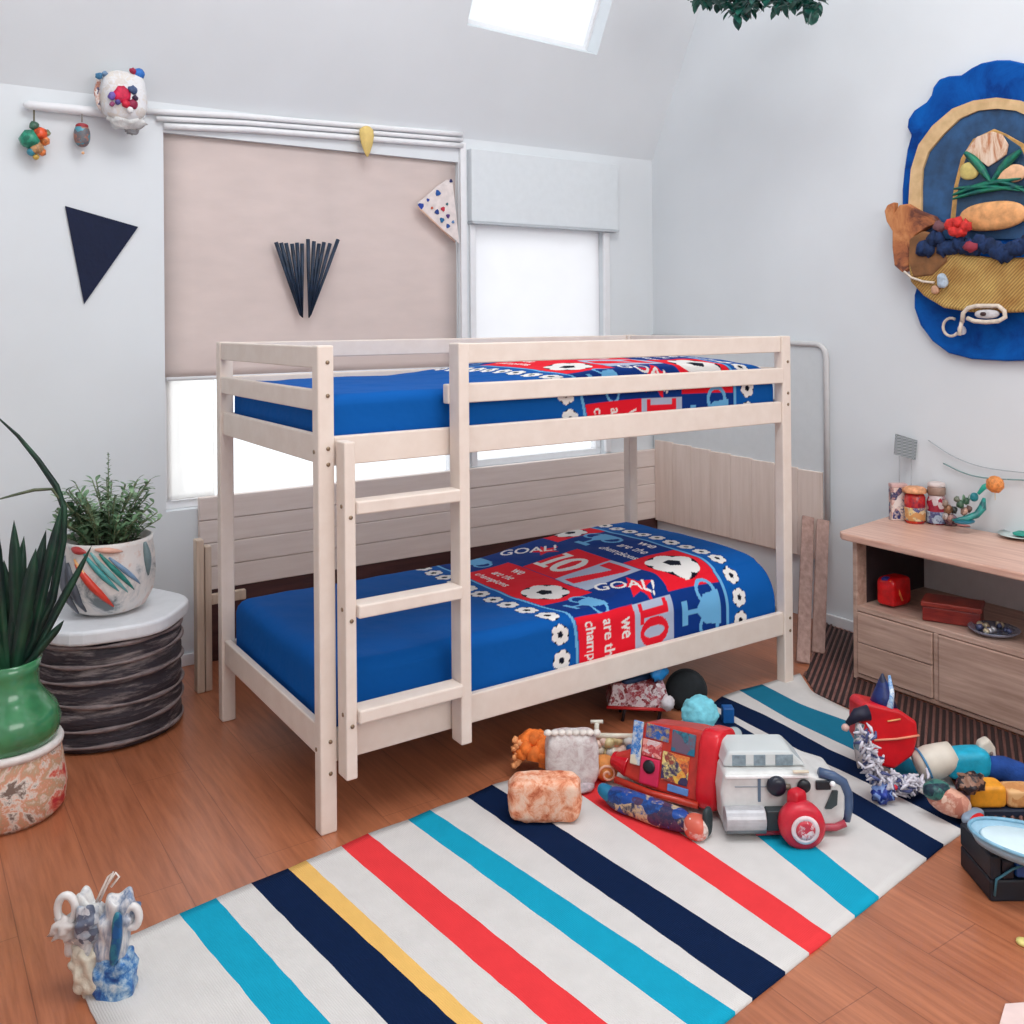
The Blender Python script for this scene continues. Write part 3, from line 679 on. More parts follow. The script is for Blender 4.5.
for k in range(70):
    a = random.uniform(0, 6.28); r_ = .09*random.random()**.5; h = random.uniform(.07, .24)*(1.1-r_*3)
    b0 = PC+Vector((r_*math.cos(a), r_*math.sin(a), .23)); out = Vector((math.cos(a), math.sin(a), 0))
    pts = [b0+out*(.09*t*t)+Vector((0, 0, h*t)) for t in (0, .33, .66, 1)]
    stm.tube(pts, .0022, 5)
    for j in range(17):
        t = .2+.8*j/16; p = pts[0].lerp(pts[3], t)+out*(.09*(t*t-t)); aa = random.uniform(0, 6.28)
        leaf(g, p, (math.cos(aa), math.sin(aa), random.uniform(.1, 1.1)), random.uniform(.03, .06), random.uniform(.005, .009), .25)
# taller spike
pts = [PC+Vector((.0, 0, .23+.11*i)) for i in range(4)]; stm.tube(pts, [.004, .003, .002, .001], 6)
for j in range(34):
    t = .3+.7*j/33; aa = j*2.4; leaf(g, PC+Vector((0, 0, .23+.33*t)), (math.cos(aa), math.sin(aa), .8), .055*(1.15-t), .005, .2)
for (a, L) in ((av-1.0, .10), (av+1.3, .12), (av-1.5, .13), (av+.2, .08)):
    for j in range(9): leaf(g, PC+Vector((math.cos(a)*(.04+.012*j), math.sin(a)*(.04+.012*j), .38+.006*j)), (math.cos(a+(.7 if j % 2 else -.7)), math.sin(a+(.7 if j % 2 else -.7)), .3), .045, .007, .2)
build('leaves', g, leafmat((66, 104, 70), (140, 172, 132)), pot); build('stems', stm, plain((112, 124, 92), .6), pot)
# ------------------------------------------------------------------ snake plant front left
o = at(-22, 842, 2, 0); PR = .158; SC_ = Vector((o.x, o.y, 0))+fr_h*PR
sp = thing('snake_plant', SC_, 'dark snake plant in a green glazed pot set in a red and white painted basket', 'potted plant')
M_pb = paint([(196, 50, 62), (222, 120, 100), (226, 206, 192), (190, 160, 130), (214, 150, 120), (226, 216, 206), (120, 100, 90)], 9, .5, .2, .4)
build('painted_basket', G().lathe([(PR*.86, 0), (PR*.98, .02), (PR*1.02, .08), (PR*.97, .13), (PR*.92, .185), (PR*.9, .2), (PR*.8, .2)], 48, SC_), M_pb, sp)
build('white_rim', G().lathe([(PR*.84, .196), (PR*.95, .196), (PR*.965, .207), (PR*.93, .218), (PR*.82, .214)], 48, SC_), plain((226, 218, 214), .4), sp)
M_gr = plain((62, 128, 84), .18, .35, 9, 0, 0, .5)
build('glazed_pot', G().lathe([(PR*.80, .21), (PR*.88, .23), (PR*.92, .27), (PR*.84, .31), (PR*.66, .345), (PR*.55, .375), (PR*.54, .42), (PR*.60, .455), (PR*.52, .455), (PR*.45, .42)], 48, SC_), M_gr, sp)
random.seed(11); LM = leafmat((14, 36, 34), (36, 76, 54), 9, .35)
def blade(base, tip, w, par, lean=0., tw=0., mat=LM):
    g = G(); base = Vector(base); tip = Vector(tip); vs = []; n = 12
    side = (tip-base).cross(Vector((math.cos(tw), math.sin(tw), .0))).normalized() if tw else rt_h
    nn = side.cross((tip-base).normalized())
    for i in range(n+1):
        t = i/n; c = base.lerp(tip, t)+Vector((0, 0, lean*math.sin(math.pi*t))); ww = w*(.75+.5*t-.2*t*t)*(1 if t < .7 else max(.02, 1-((t-.7)/.3)**1.6))
        th = .12
        vs += [c-side*ww, c+nn*ww*th-side*ww*.1, c+side*ww, c-nn*ww*th]
    fs = []
    for i in range(n):
        for k in range(4): fs.append((4*i+k, 4*i+(k+1) % 4, 4*i+4+(k+1) % 4, 4*i+4+k))
    g.add(vs, fs); return build('leaf', g, mat, par)
zb = .42
dd = (SC_-CAM).dot(fr_h); mpp = dd/FOC
def tipat(px, py, dep=0): return at(px, py, 1, SC_.y+dep)
bl_ = [((30, 672), (14, 520), .020), ((38, 676), (58, 578), .016), ((22, 676), (36, 548), .022), ((48, 680), (62, 505), .018), ((14, 676), (4, 560), .022), ((50, 690), (92, 545), .012), ((44, 690), (84, 560), .013), ((8, 674), (-14, 530), .022), ((0, 676), (-22, 585), .02),
      ((34, 668), (22, 585), .019), ((54, 700), (118, 478), .009), ((26, 672), (48, 600), .02), ((40, 690), (64, 620), .016), ((16, 668), (30, 600), .024), ((4, 672), (12, 590), .022), ((2, 672), (-8, 508), .02), ((12, 672), (24, 536), .02), ((30, 676), (46, 530), .02)]
for i, (b_, t_, w_) in enumerate(bl_[:10]+bl_[11:]):
    dep = .05*math.sin(i*2.1); p = at(*b_, 1, SC_.y+dep*.6); q = tipat(*t_, dep*1.6)
    p = Vector((SC_.x+max(-.05, min(.05, (p.x-SC_.x)*.45+.0)), SC_.y+dep*.5, zb)); blade(p, q, w_, sp)
p0 = Vector((SC_.x+.03, SC_.y, zb))
# long arching leaf: rises to the right and comes back over to the upper left
def arch(pts, ws, mat=LM):
    g = G(); vs = []; n = len(pts)
    for i, p in enumerate(pts):
        t = (Vector(pts[min(i+1, n-1)])-Vector(pts[max(i-1, 0)])).normalized(); s_ = t.cross(fr_h).normalized(); c = Vector(p)
        vs += [c-s_*ws[i], c-fr_h*ws[i]*.25, c+s_*ws[i], c+fr_h*ws[i]*.15]
    g.add(vs, [(4*i+k, 4*i+(k+1) % 4, 4*i+4+(k+1) % 4, 4*i+4+k) for i in range(n-1) for k in range(4)]); return build('leaf', g, mat, sp)
Y1 = SC_.y
arch([p0, at(52, 600, 1, Y1), at(63, 540, 1, Y1), at(64, 508, 1, Y1), at(56, 486, 1, Y1+.02), at(38, 460, 1, Y1+.03), at(18, 436, 1, Y1+.04), at(-6, 414, 1, Y1+.05)], [.012, .014, .012, .010, .011, .009, .006, .002])
arch([at(60, 500, 1, Y1+.01), at(52, 489, 1, Y1+.012), at(34, 490, 1, Y1+.012), at(14, 495, 1, Y1+.01), at(-4, 500, 1, Y1+.01)], [.003, .005, .005, .004, .002], leafmat((70, 84, 60), (100, 108, 80)))
# ------------------------------------------------------------------ things on the back wall
Wb = WY-.004
def wp(px, py, y=Wb): return at(px, py, 1, y)
pf = [wp(65, 206), wp(138, 227), wp(84, 304)]
o = tag(build('pennant', G().prism(pf, (0, -.006, 0)), plain((8, 22, 54), .85, .1, 60, .2), smooth=False, bevel=.001), 'plain dark navy triangular pennant on the wall left of the blind', 'pennant')
# fan of dark sticks
fan = thing('stick_fan', wp(305, 318), 'fan of dark navy sticks hanging point down in front of the beige blind', 'wall decoration')
random.seed(5); M_st = plain((26, 44, 66), .5, .4, 30)
tops = [276, 281, 286, 292, 297, 302, 308, 314, 319, 324, 330, 338]
for i, tx in enumerate(tops):
    bx = 300+ (tx-276)*.10 if tx < 305 else 309+(tx-308)*.06
    a = wp(tx, 241+random.uniform(-2, 3), Wb-.02-.006*(i % 2)); b_ = wp(bx, 318-abs(tx-306)*.10, Wb-.02-.006*(i % 2))
    build('stick', G().tube([a, a.lerp(b_, .4), b_], [.0095, .008, .003], 8), M_st, fan)
# yellow cloth drop on the rail
g = G(); g.lathe([(.004, -.135), (.014, -.115), (.028, -.075), (.036, -.035), (.034, -.008), (.018, .006), (.004, .01)], 20, wp(367, 128, WY-.055), M=Matrix.Diagonal((1, .45, 1, 1)), wob=lambda a, z: 1+.12*math.sin(5*a+z*20))
tag(build('fabric_drop', g, plain((226, 196, 120), .8, .12, 20, .2)), 'small mustard yellow fabric drop hanging over the curtain rail', 'decoration')
# patterned quarter pennant at the right of the blind
qc = [wp(452, 180, WY-.03), wp(459, 244, WY-.03), wp(454, 239, WY-.03), wp(420, 211, WY-.03), wp(417, 203, WY-.03), wp(424, 198, WY-.03), wp(436, 187, WY-.03), wp(446, 180, WY-.03)]
pn = thing('patterned_pennant', wp(440, 215, WY-.03), 'white corner pennant with blue and red spots at the right edge of the blind', 'pennant')
build('pennant_cloth', G().prism(qc, (0, -.004, 0)), plain((226, 214, 210), .8), pn, smooth=False)
for i, (x_, y_, r_, c_) in enumerate(((421, 206, .016, (24, 60, 150)), (428, 200, .008, (24, 60, 150)), (438, 193, .015, (24, 84, 160)), (451, 181, .009, (20, 30, 90)), (437, 212, .013, (30, 60, 130)), (443, 209, .012, (190, 40, 60)), (448, 216, .011, (90, 60, 130)), (442, 220, .013, (20, 100, 150)), (448, 226, .011, (40, 80, 150)), (432, 208, .007, (200, 90, 60)), (453, 222, .008, (90, 130, 180)), (447, 204, .007, (60, 110, 120)))):
    c = wp(x_, y_, WY-.036); build('spot', G().lathe([(r_, 0), (r_*.9, .003)], 9, c, M=RX(math.pi/2), wob=lambda a, z, i=i: 1+.2*math.sin(3*a+i)), plain(c_, .7), pn, smooth=False)
build('wooden_hem', G().tube([wp(418, 207, WY-.034), wp(455, 242, WY-.034)], .005, 8), plain((214, 176, 156), .5), pn)
# lantern-like paper charm left on the rail
ch = thing('paper_lantern', wp(124, 125, WY-.1), 'white paper lantern with red and blue flowers perched on the left end of the rail', 'lantern')
cc = wp(124, 97, WY-.11)
build('lantern_body', G().rbox((cc.x, cc.y, cc.z), (.088, .06, .098), 3., 10, .10, 14), patch([(226, 226, 228), (222, 214, 204), (230, 230, 232), (216, 208, 200), (226, 226, 228)], 24, .5, .1, .8), ch)
for (x_, y_, r_, c_, z_) in ((122, 94, .034, (206, 24, 70), .03), (112, 96, .016, (110, 90, 170), .03), (133, 104, .02, (150, 30, 70), .03), (126, 104, .016, (206, 30, 60), .035), (133, 90, .018, (60, 80, 120), .03), (118, 102, .012, (90, 80, 150), .03), (139, 74, .024, (40, 110, 190), 0), (133, 71, .013, (170, 30, 70), .01), (99, 76, .014, (60, 120, 160), 0), (105, 74, .012, (110, 140, 170), 0), (130, 110, .014, (240, 240, 240), .03), (135, 98, .012, (50, 30, 60), .03), (112, 104, .01, (160, 80, 120), .03)):
    c = wp(x_, y_, WY-.14-z_); build('flower_patch', G().blob(c, (r_, .012, r_), 2, .35, 3, x_), plain(c_, .6, .3, 60), ch)
build('side_tassel', G().tube([wp(99, 80, WY-.10), wp(97, 92, WY-.10), wp(98, 104, WY-.10), wp(101, 110, WY-.10)], [.010, .012, .008, .006], 8), patch([(60, 50, 90), (230, 220, 214), (200, 120, 90), (236, 230, 226)], 60), ch)
build('bottom_fringe', G().blob(wp(127, 121, WY-.11), (.07, .04, .035), 3, .5, 4, 3), plain((222, 222, 220), .8, .1, 60, .5), ch)
build('lower_bow', G().blob(wp(132, 131, WY-.10), (.026, .015, .014), 3, .6, 4, 5), plain((150, 150, 152), .7), ch)
# two hanging baubles
ba = thing('ornament_cluster', wp(36, 155, WY-.05), 'green and orange cluster ornament hanging at the far left below the rail', 'ornament')
for (x_, y_, r_, c_) in ((29, 139, .036, (44, 150, 120)), (40, 134, .028, (232, 86, 40)), (34, 126, .018, (70, 110, 90)), (45, 141, .018, (238, 140, 80)), (37, 148, .026, (216, 160, 110)), (31, 152, .016, (60, 140, 160)), (42, 152, .016, (230, 130, 70)), (36, 157, .012, (210, 170, 80)), (47, 133, .014, (150, 150, 110))):
    build('bead', G().blob(wp(x_, y_, WY-.05), r_, 2, .25, 3, x_), patch([c_, tuple(int(v*.75) for v in c_), c_], 60, .35), ba)
build('hook', G().tube([wp(34, 124, WY-.05), wp(34, 116, WY-.04), wp(34, 110, WY-.03)], .003, 6), plain((90, 80, 50), .5), ba)
bb2 = thing('bauble', wp(82, 150, WY-.05), 'small oval red and blue bauble hanging below the left end of the rail', 'ornament')
c = wp(82, 135.5, WY-.05)
build('bauble_body', G().rbox((c.x, c.y, c.z), (.031, .026, .047), 2.2, 10), patch([(60, 150, 170), (120, 96, 90), (92, 100, 110), (160, 110, 96)], 50, .35), bb2)
build('red_cap', G().rbox((c.x, c.y, c.z+.036), (.024, .021, .013), 2.2, 8), plain((160, 40, 50), .4), bb2)
build('drop_bead', G().blob(wp(83, 153, WY-.05), .006, 2), plain((236, 180, 130), .4), bb2)
build('hook', G().tube([wp(82, 122, WY-.05), wp(82, 112, WY-.035)], .002, 6), plain((120, 110, 100), .5), bb2)
# ------------------------------------------------------------------ hanging plant top right
HPc = at(757, -60, 0, 2.15)
hp = thing('hanging_plant', HPc, 'dark green leafy plant hanging from the sloping ceiling at the top edge', 'hanging plant')
build('pot', G().lathe([(.06, -.02), (.09, .0), (.11, .1), (.1, .1)], 24, HPc+Vector((0, 0, .02))), plain((200, 200, 200), .5), hp)
build('cord', G().tube([HPc+Vector((0, 0, .1)), Vector((HPc.x, HPc.y, TOP+SL*(WY-HPc.y)+.02))], .003, 6), plain((180, 170, 160), .6), hp)
g = G(); random.seed(21)
def hl(px, py): return at(px, py, 0, HPc.x+random.uniform(-.10, .10))
for k in range(620):
    px = random.uniform(696, 822); lim = 6+15*math.exp(-((px-738)/17)**2)+8*math.exp(-((px-776)/14)**2)+12*math.exp(-((px-808)/9)**2)-8*math.exp(-((px-765)/6)**2)
    py = random.uniform(-30, lim-5); p = hl(px, py); aa = random.uniform(0, 6.28)
    leaf(g, p, (math.cos(aa), math.sin(aa), random.uniform(-1.2, .3)), random.uniform(.035, .06), random.uniform(.013, .022), .3)
for px, py in ((693, 1), (700, 3), (690, -1), (821, 3)): leaf(g, hl(px, py), (.3, .6, .1), .03, .009, .1)
for k in range(4): leaf(g, hl(812, 12), (random.uniform(-.3, .3), random.uniform(-.3, .3), -1), .055, .028, .0)
build('leaves', g, leafmat((18, 62, 58), (40, 104, 88), 30, .4), hp)
# ------------------------------------------------------------------ plaque on the right wall
def qp(px, py, o=0.): return at(px, py, 0, WX-.002)-Vector((o, 0, 0))
plq = thing('wall_plaque', qp(1005, 360), 'large blue scalloped wall plaque with tan arch, fruit and burlap basket', 'wall plaque')
outl = [(906, 190), (908, 170), (911, 150), (915, 136), (911, 128), (912, 120), (918, 111), (930, 103), (935, 96), (937, 88), (943, 80), (952, 77), (965, 76), (975, 69), (985, 64), (1000, 61), (1013, 61), (1022, 63), (1035, 66), (1046, 75), (1058, 78), (1070, 84), (1076, 96), (1086, 104), (1096, 114), (1098, 128), (1094, 138), (1100, 160), (1103, 190), (1103, 250), (1100, 290), (1104, 310), (1098, 335), (1080, 352), (1050, 360), (1010, 361), (975, 359), (952, 353), (936, 341), (924, 325), (918, 308), (918, 295), (922, 282), (918, 262), (910, 235), (906, 212)]
def layer(P, o0, th, m, nm, par=plq, bv=.004, sm=True):
    return build(nm, G().prism([qp(x, y, o0) for x, y in P], (-th, 0, 0)), m, par, bevel=bv, seg=3)
M_blue = paint([(4, 56, 130), (6, 78, 160), (8, 92, 178)], 5, .75, .08, .8); M_blue.node_tree.nodes['Principled BSDF'].inputs['Specular IOR Level'].default_value = .15
layer(outl, 0, .03, M_blue, 'blue_board', bv=.008)
arc_o = [(916, 187), (917.5, 170), (925, 146), (939, 127), (959, 110), (980, 102), (1003, 99)]; arc_i = [(928, 187), (929, 170), (935, 153), (950, 135), (966, 120), (984, 112), (1003, 110)]
mir = lambda P: [(2*1003-x, y) for x, y in P][::-1]
ao = arc_o+mir(arc_o)[1:]; ai = arc_i+mir(arc_i)[1:]
layer(ai+[(1078, 240), (928, 240)], .031, .008, plain((38, 78, 120), .5, .4, 14, .1), 'inner_panel')
g = G()
for i in range(len(ao)-1): g.prism([qp(*ao[i], .031), qp(*ao[i+1], .031), qp(*ai[i+1], .031), qp(*ai[i], .031)], (-.018, 0, 0))
g.prism([qp(916, 187, .031), qp(928, 187, .031), qp(928, 240, .031), qp(914, 225, .031)], (-.018, 0, 0))
build('tan_arch', g, wood('tan_wood', (200, 164, 116), (224, 190, 142), (4, 4, 4), 5, .5), plq, smooth=False)
layer([(956, 222), (960, 187), (967, 159), (979, 140), (1000, 130), (1012, 135), (1030, 145), (1045, 180), (1048, 222)], .039, .006, plain((196, 150, 84), .5, .3, 30, .2), 'gold_oval')
layer([(962, 220), (965, 185), (972, 160), (983, 143), (1000, 133), (1011, 137), (1027, 148), (1041, 180), (1043, 220)], .044, .006, plain((30, 66, 96), .5, .3, 20, .2), 'niche')
layer([(973, 153), (985, 138), (1000, 133), (1010, 136), (1016, 146), (1014, 156), (1004, 163), (996, 168), (986, 161)], .05, .010, paint([(190, 120, 80), (226, 196, 170), (236, 214, 196)], 10, .6, .3, 1., (1, 3, .6)), 'cream_fruit')
def qb(px, py, o, r, m, nm, e=2.4, amp=0., fr=20, par=plq):
    c = qp(px, py, o); return build(nm, G().rbox((c.x, c.y, c.z), r, e, 10, amp, fr), m, par)
qb(977, 172, .055, (.012, .040, .036), plain((206, 186, 110), .5, .2, 30), 'yellow_fruit')
qb(1018, 175, .055, (.014, .060, .036), plain((230, 180, 140), .5, .2, 30), 'peach_fruit')
qb(1000, 217, .060, (.022, .135, .058), plain((222, 160, 104), .55, .25, 30, .3), 'orange_gourd')
M_gl = leafmat((14, 84, 84), (22, 128, 96), 30)
g = G()
for a_, b_, w_ in (((974, 154), (1000, 184), .018), ((1030, 152), (1000, 184), .018), ((962, 196), (1030, 180), .012), ((962, 200), (1032, 188), .010), ((963, 190), (1030, 192), .010), ((1000, 182), (1040, 196), .01)):
    a, b = qp(*a_, .066), qp(*b_, .066); n = 8; vs = []
    sd = (b-a).normalized().cross(Vector((1, 0, 0)))
    for i in range(n+1):
        t = i/n; ww = w_*math.sin(math.pi*(.15+.75*t)); c = a.lerp(b, t)+Vector((0, 0, .012*math.sin(math.pi*t))); vs += [c-sd*ww, c-Vector((.008, 0, 0)), c+sd*ww, c+Vector((.004, 0, 0))]
    g.add(vs, [(4*i+k, 4*i+(k+1) % 4, 4*i+4+(k+1) % 4, 4*i+4+k) for i in range(n) for k in range(4)])
build('green_leaves', g, M_gl, plq)
# basket
M_lea = paint([(100, 54, 40), (170, 100, 60), (194, 124, 74), (206, 140, 90)], 8, .65, .25, .8)
layer([(905, 214), (910, 206), (918, 205), (930, 212), (944, 217), (950, 224), (938, 228), (926, 236), (920, 250), (920, 270), (913, 273), (905, 266), (903, 248), (903, 232), (897, 222), (895, 212), (898, 206), (905, 203)], .045, .035, M_lea, 'leather_handle', bv=.006)
M_bur = None
m, nt, b = newmat('burlap'); co = coords(nt, (1, 1, 1), (0, .0, 0)); 
w1 = nt.nodes.new('ShaderNodeTexWave'); w1.inputs['Scale'].default_value = 42; w1.bands_direction = 'DIAGONAL'; nt.links.new(co, w1.inputs[0])
n = noisen(nt, co, 9, 3); c1 = ramp(nt, n.outputs[0], [(.3, lin((170, 122, 62))), (.7, lin((212, 176, 104)))]); mx = nt.nodes.new('ShaderNodeMix'); mx.data_type = 'RGBA'; mx.blend_type = 'MULTIPLY'; mx.inputs[0].default_value = .7
nt.links.new(c1, mx.inputs[6]); nt.links.new(ramp(nt, w1.outputs['Fac'], [(.2, (.45, .4, .35)), (.6, (1, 1, 1))]), mx.inputs[7]); nt.links.new(mx.outputs[2], b.inputs['Base Color']); b.inputs['Roughness'].default_value = .9; bumpn(nt, b, w1.outputs['Fac'], .5, .004); M_bur = m
layer([(920, 262), (923, 248), (938, 246), (960, 252), (1000, 258), (1045, 258), (1060, 290), (1045, 312), (1010, 313), (980, 312), (955, 308), (935, 296), (922, 282)], .045, .045, M_bur, 'burlap_pocket', bv=.012)
layer([(922, 240), (935, 232), (955, 236), (960, 262), (945, 276), (926, 278), (921, 262)], .075, .02, plain((126, 84, 48), .7, .3, 20, .4), 'brown_flap', bv=.008)
g = G(); random.seed(2)
for i in range(26):
    t = i/25; c = qp(936+t*130, 244+t*8+random.uniform(-6, 6), .095); g.blob(c, (.02, .030, .034), 2, .5, 3, i)
build('navy_fluff', g, plain((20, 44, 84), .9, .5, 40, .6), plq)
g = G()
for x_, y_ in ((966, 226), (974, 224), (982, 227), (977, 233), (970, 232)): g.blob(qp(x_, y_, .12), (.016, .024, .024), 2, .5, 3, x_)
build('red_flower', g, plain((208, 48, 44), .8, .3, 60, .5), plq)
build('pink_frill', G().blob(qp(986, 248, .118), (.012, .03, .02), 2, .6, 3, 1), plain((150, 50, 66), .8), plq)
build('violet_frill', G().blob(qp(953, 228, .10), (.015, .03, .022), 2, .6, 3, 1), plain((120, 78, 84), .8), plq)
M_rope = plain((220, 206, 190), .7, .15, 60, .3)
def rope(P, r, nm='rope', o=.10): return build(nm, G().tube([qp(x, y, o) for x, y in P], r, 8), M_rope, plq)
rope([(918, 272), (925, 278), (937, 282), (948, 283)], .005)
rope([(976, 322), (977, 313), (982, 308), (990, 306), (1002, 306), (1012, 306), (1018, 311), (1019, 317), (1012, 321), (1000, 322), (988, 321), (981, 318)], .009)
rope([(976, 320), (974, 328), (973, 335)], .008)
build('rope', G().tube([qp(958+8*math.cos(a), 327+9*math.sin(a), .05) for a in [math.radians(d) for d in range(-60, -330, -20)]], .006, 8), M_rope, plq)
qb(1000, 314, .095, (.012, .05, .018), plain((206, 202, 204), .4, .15, 60), 'white_shell'); qb(998, 314, .108, (.006, .012, .008), plain((60, 36, 36), .5), 'dark_stone')
qb(957, 281, .105, (.012, .024, .03), plain((176, 190, 204), .5, .3, 60, .4), 'silver_tag', amp=.3, fr=30)
qb(949, 290, .10, (.01, .018, .018), plain((196, 150, 120), .6), 'tan_knot', amp=.3, fr=30)
qb(970, 330, .06, (.012, .018, .02), plain((212, 214, 222), .5), 'white_knot', amp=.3, fr=30)
# ------------------------------------------------------------------ on top of the cabinet
ct = CZ
def ctf(px, py): return frame(px, py, ct)
def fbox(g, M, a, b): return g.box(a, b, M)
M, k = ctf(896, 521)
bx = thing('carton', M.translation, 'small navy and pink carton at the left end of the cabinet top', 'carton')
build('carton_body', G().box((-4*k, 0, 0.001), (11*k, .035, 33*k), M), patch([(30, 44, 110), (226, 206, 196), (206, 160, 150), (26, 40, 96), (230, 220, 214)], 34, .5, 0, .1), bx, bevel=.002)
build('carton_lid', G().box((-4*k, -.0, 33.2*k), (12*k, .037, 37*k), M), plain((206, 170, 166), .5), bx, bevel=.002)
M, k = ctf(918, 524)
ja = thing('honey_jar', M.translation, 'red jar with pale labels and an orange cloth lid on the cabinet top', 'jar')
build('jar_body', G().lathe([(9*k, .0), (10*k, 2*k), (10*k, 26*k), (8*k, 30*k)], 24, M.translation+fr_h*.03), patch([(178, 30, 44), (206, 60, 30), (120, 24, 50), (190, 40, 40)], 30, .2), ja)
build('jar_label', G().lathe([(10.2*k, 3*k), (10.3*k, 4*k), (10.3*k, 15*k), (10.2*k, 16*k)], 24, M.translation+fr_h*.03), patch([(226, 200, 140), (60, 70, 130), (230, 210, 170), (210, 150, 90)], 50), ja)
build('jar_lid', G().lathe([(8*k, 30*k), (11.5*k, 30.5*k), (11*k, 34*k), (8*k, 36*k)], 24, M.translation+fr_h*.03, wob=lambda a, z: 1+.06*math.sin(7*a)), plain((226, 160, 116), .6, .3, 60, .3), ja)
M, k = ctf(940, 525)
jb = thing('candy_jar', M.translation, 'round red glass jar with a brown lid in the middle of the cabinet top items', 'jar')
build('jar_body', G().lathe([(8*k, .0), (9.5*k, 3*k), (9.5*k, 22*k), (8*k, 27*k), (7.5*k, 29*k)], 24, M.translation+fr_h*.03), patch([(140, 30, 56), (170, 40, 60), (120, 24, 50), (210, 190, 190)], 40, .15), jb)
build('jar_label', G().lathe([(9.7*k, 1.5*k), (9.8*k, 2*k), (9.8*k, 12*k), (9.7*k, 13*k)], 24, M.translation+fr_h*.03), patch([(176, 196, 214), (80, 80, 130), (190, 206, 220)], 40), jb)
build('jar_lid', G().lathe([(8*k, 29*k), (8.6*k, 30*k), (8.6*k, 36*k), (8*k, 37*k)], 24, M.translation+fr_h*.03), plain((150, 122, 108), .5, .2), jb)
build('jar_knob', G().lathe([(7.5*k, 37*k), (8.5*k, 38*k), (8*k, 41*k), (5*k, 42*k)], 24, M.translation+fr_h*.03), plain((216, 200, 196), .5), jb)
M, k = ctf(953, 527)
tag(build('glass_marble', G().blob(M @ Vector((0, .02, 6.3*k)), 6.3*k, 3, .02), patch([(110, 70, 84), (150, 120, 130), (80, 50, 64)], 60, .1)), 'small dark glass ball in front of the red jars', 'ball')
# miniature sign on two sticks
M, k = ctf(909, 521)
sg = thing('mini_sign', M.translation, 'small grey checkered flag sign on two thin sticks behind the jars', 'sign')
for dx in (-5, 7): build('stick', G().tube([M @ Vector((dx*k, .05, .001)), M @ Vector(((dx+.8)*k, .05, 70*k))], .0012, 6), plain((140, 140, 144), .5), sg)
m, nt, b = newmat('checkered_print'); chk = nt.nodes.new('ShaderNodeTexChecker'); chk.inputs['Scale'].default_value = 150; nt.links.new(coords(nt), chk.inputs[0]); chk.inputs[1].default_value = (*lin((104, 112, 116)), 1); chk.inputs[2].default_value = (*lin((158, 164, 168)), 1); nt.links.new(chk.outputs[0], b.inputs['Base Color'])
build('sign_board', G().prism([M @ Vector((x*k, .048, z*k)) for x, z in ((-10, 65), (12, 59), (14, 79), (-8, 86))], tuple(fr_h*.003)), m, sg, smooth=False)
# teal bird-like figure made of leaves
M, k = ctf(975, 534)
tf = thing('teal_bird_figure', M.translation, 'teal bird-like ornament with curved tail beside the red jars', 'figurine')
def tv(x, z, y=.03): return M @ Vector((x*k, y-.01, (z+9)*k))
build('body', G().tube([tv(-20, 4), tv(-8, 5), tv(4, 9), tv(10, 16), tv(12, 26)], [.004, .012, .014, .016, .006], 10), leafmat((24, 96, 100), (40, 150, 140), 40, .3), tf)
build('head', G().rbox(tv(2, 27), (.018, .014, .018), 2.2, 8), plain((20, 122, 132), .35, .2, 60), tf)
build('tail', G().tube([tv(6, 30), tv(12, 37), tv(20, 41), tv(26, 41)], [.006, .011, .009, .002], 10), plain((20, 166, 146), .35, .2), tf)
build('foot_ring', G().rbox(tv(-8, 2.5, .03), (.045, .03, .007), 3, 8), plain((36, 110, 130), .3), tf)
tw = thing('twig_bundle', M.translation-rt_h*.05, 'small bundle of brown and green trinkets between jars and teal bird', 'trinkets')
for (x, z, r, c) in ((-22, 14, .016, (150, 104, 70)), (-25, 20, .012, (196, 170, 150)), (-16, 13, .013, (40, 48, 44)), (-10, 19, .015, (90, 130, 100)), (-6, 12, .014, (206, 160, 140)), (-13, 24, .011, (150, 160, 140)), (-4, 22, .012, (70, 120, 90)), (-20, 5, .014, (170, 130, 120)), (-1, 14, .012, (150, 110, 100)), (-25, 7, .012, (190, 176, 170))):
    build('trinket', G().blob(tv(x, z, .05), (r, r, r*1.2), 2, .4, 3, x), patch([c, tuple(int(v*.7) for v in c)], 80), tw)
g = G()
for i in range(7): leaf(g, tv(-8+i*1.2, 22, .05), (math.cos(i), math.sin(i*2)*.3, 1.2), .03, .004, 0)
build('sprig', g, leafmat((80, 130, 100), (120, 160, 130)), tw)
# wires on the wall and the orange ball
def arcw(P, r, c, lab):
    n = 14; pts = []
    P = [qp(x, y, .012) for x, y in P]
    for i in range(n+1):
        t = i/n*(len(P)-1); j = min(int(t), len(P)-2); pts.append(P[j].lerp(P[j+1], t-j))
    for _ in range(3): pts = [pts[0]]+[(pts[i-1]+pts[i]*2+pts[i+1])/4 for i in range(1, len(pts)-1)]+[pts[-1]]
    return tag(build('wire', G().tube(pts, r, 6), plain(c, .4)), lab, 'wire', 'wires on the wall')
arcw([(945, 463), (965, 473), (985, 478), (1030, 480)], .003, (120, 150, 150), 'grey green wire arching on the wall above the cabinet')
arcw([(930, 440), (955, 457), (985, 468), (1040, 474)], .002, (164, 172, 178), 'faint thin grey wire, higher of the two arcs over the cabinet')
M, k = ctf(1009, 545)
M = M @ T3(0, 0, 10*k)
ob = thing('orange_pompom', M @ Vector((0, .1, 30*k)), 'orange ball ornament hanging by the wire above the cabinet', 'ornament')
build('ball', G().blob(M @ Vector((0, .1, 46*k)), 8.5*k, 3, .3, 4, 2), plain((228, 140, 72), .6, .35, 80, .5), ob)
build('thread', G().tube([M @ Vector((0, .1, 30*k)), M @ Vector((0, .1, 40*k))], .0012, 5), plain((230, 200, 130), .5), ob)
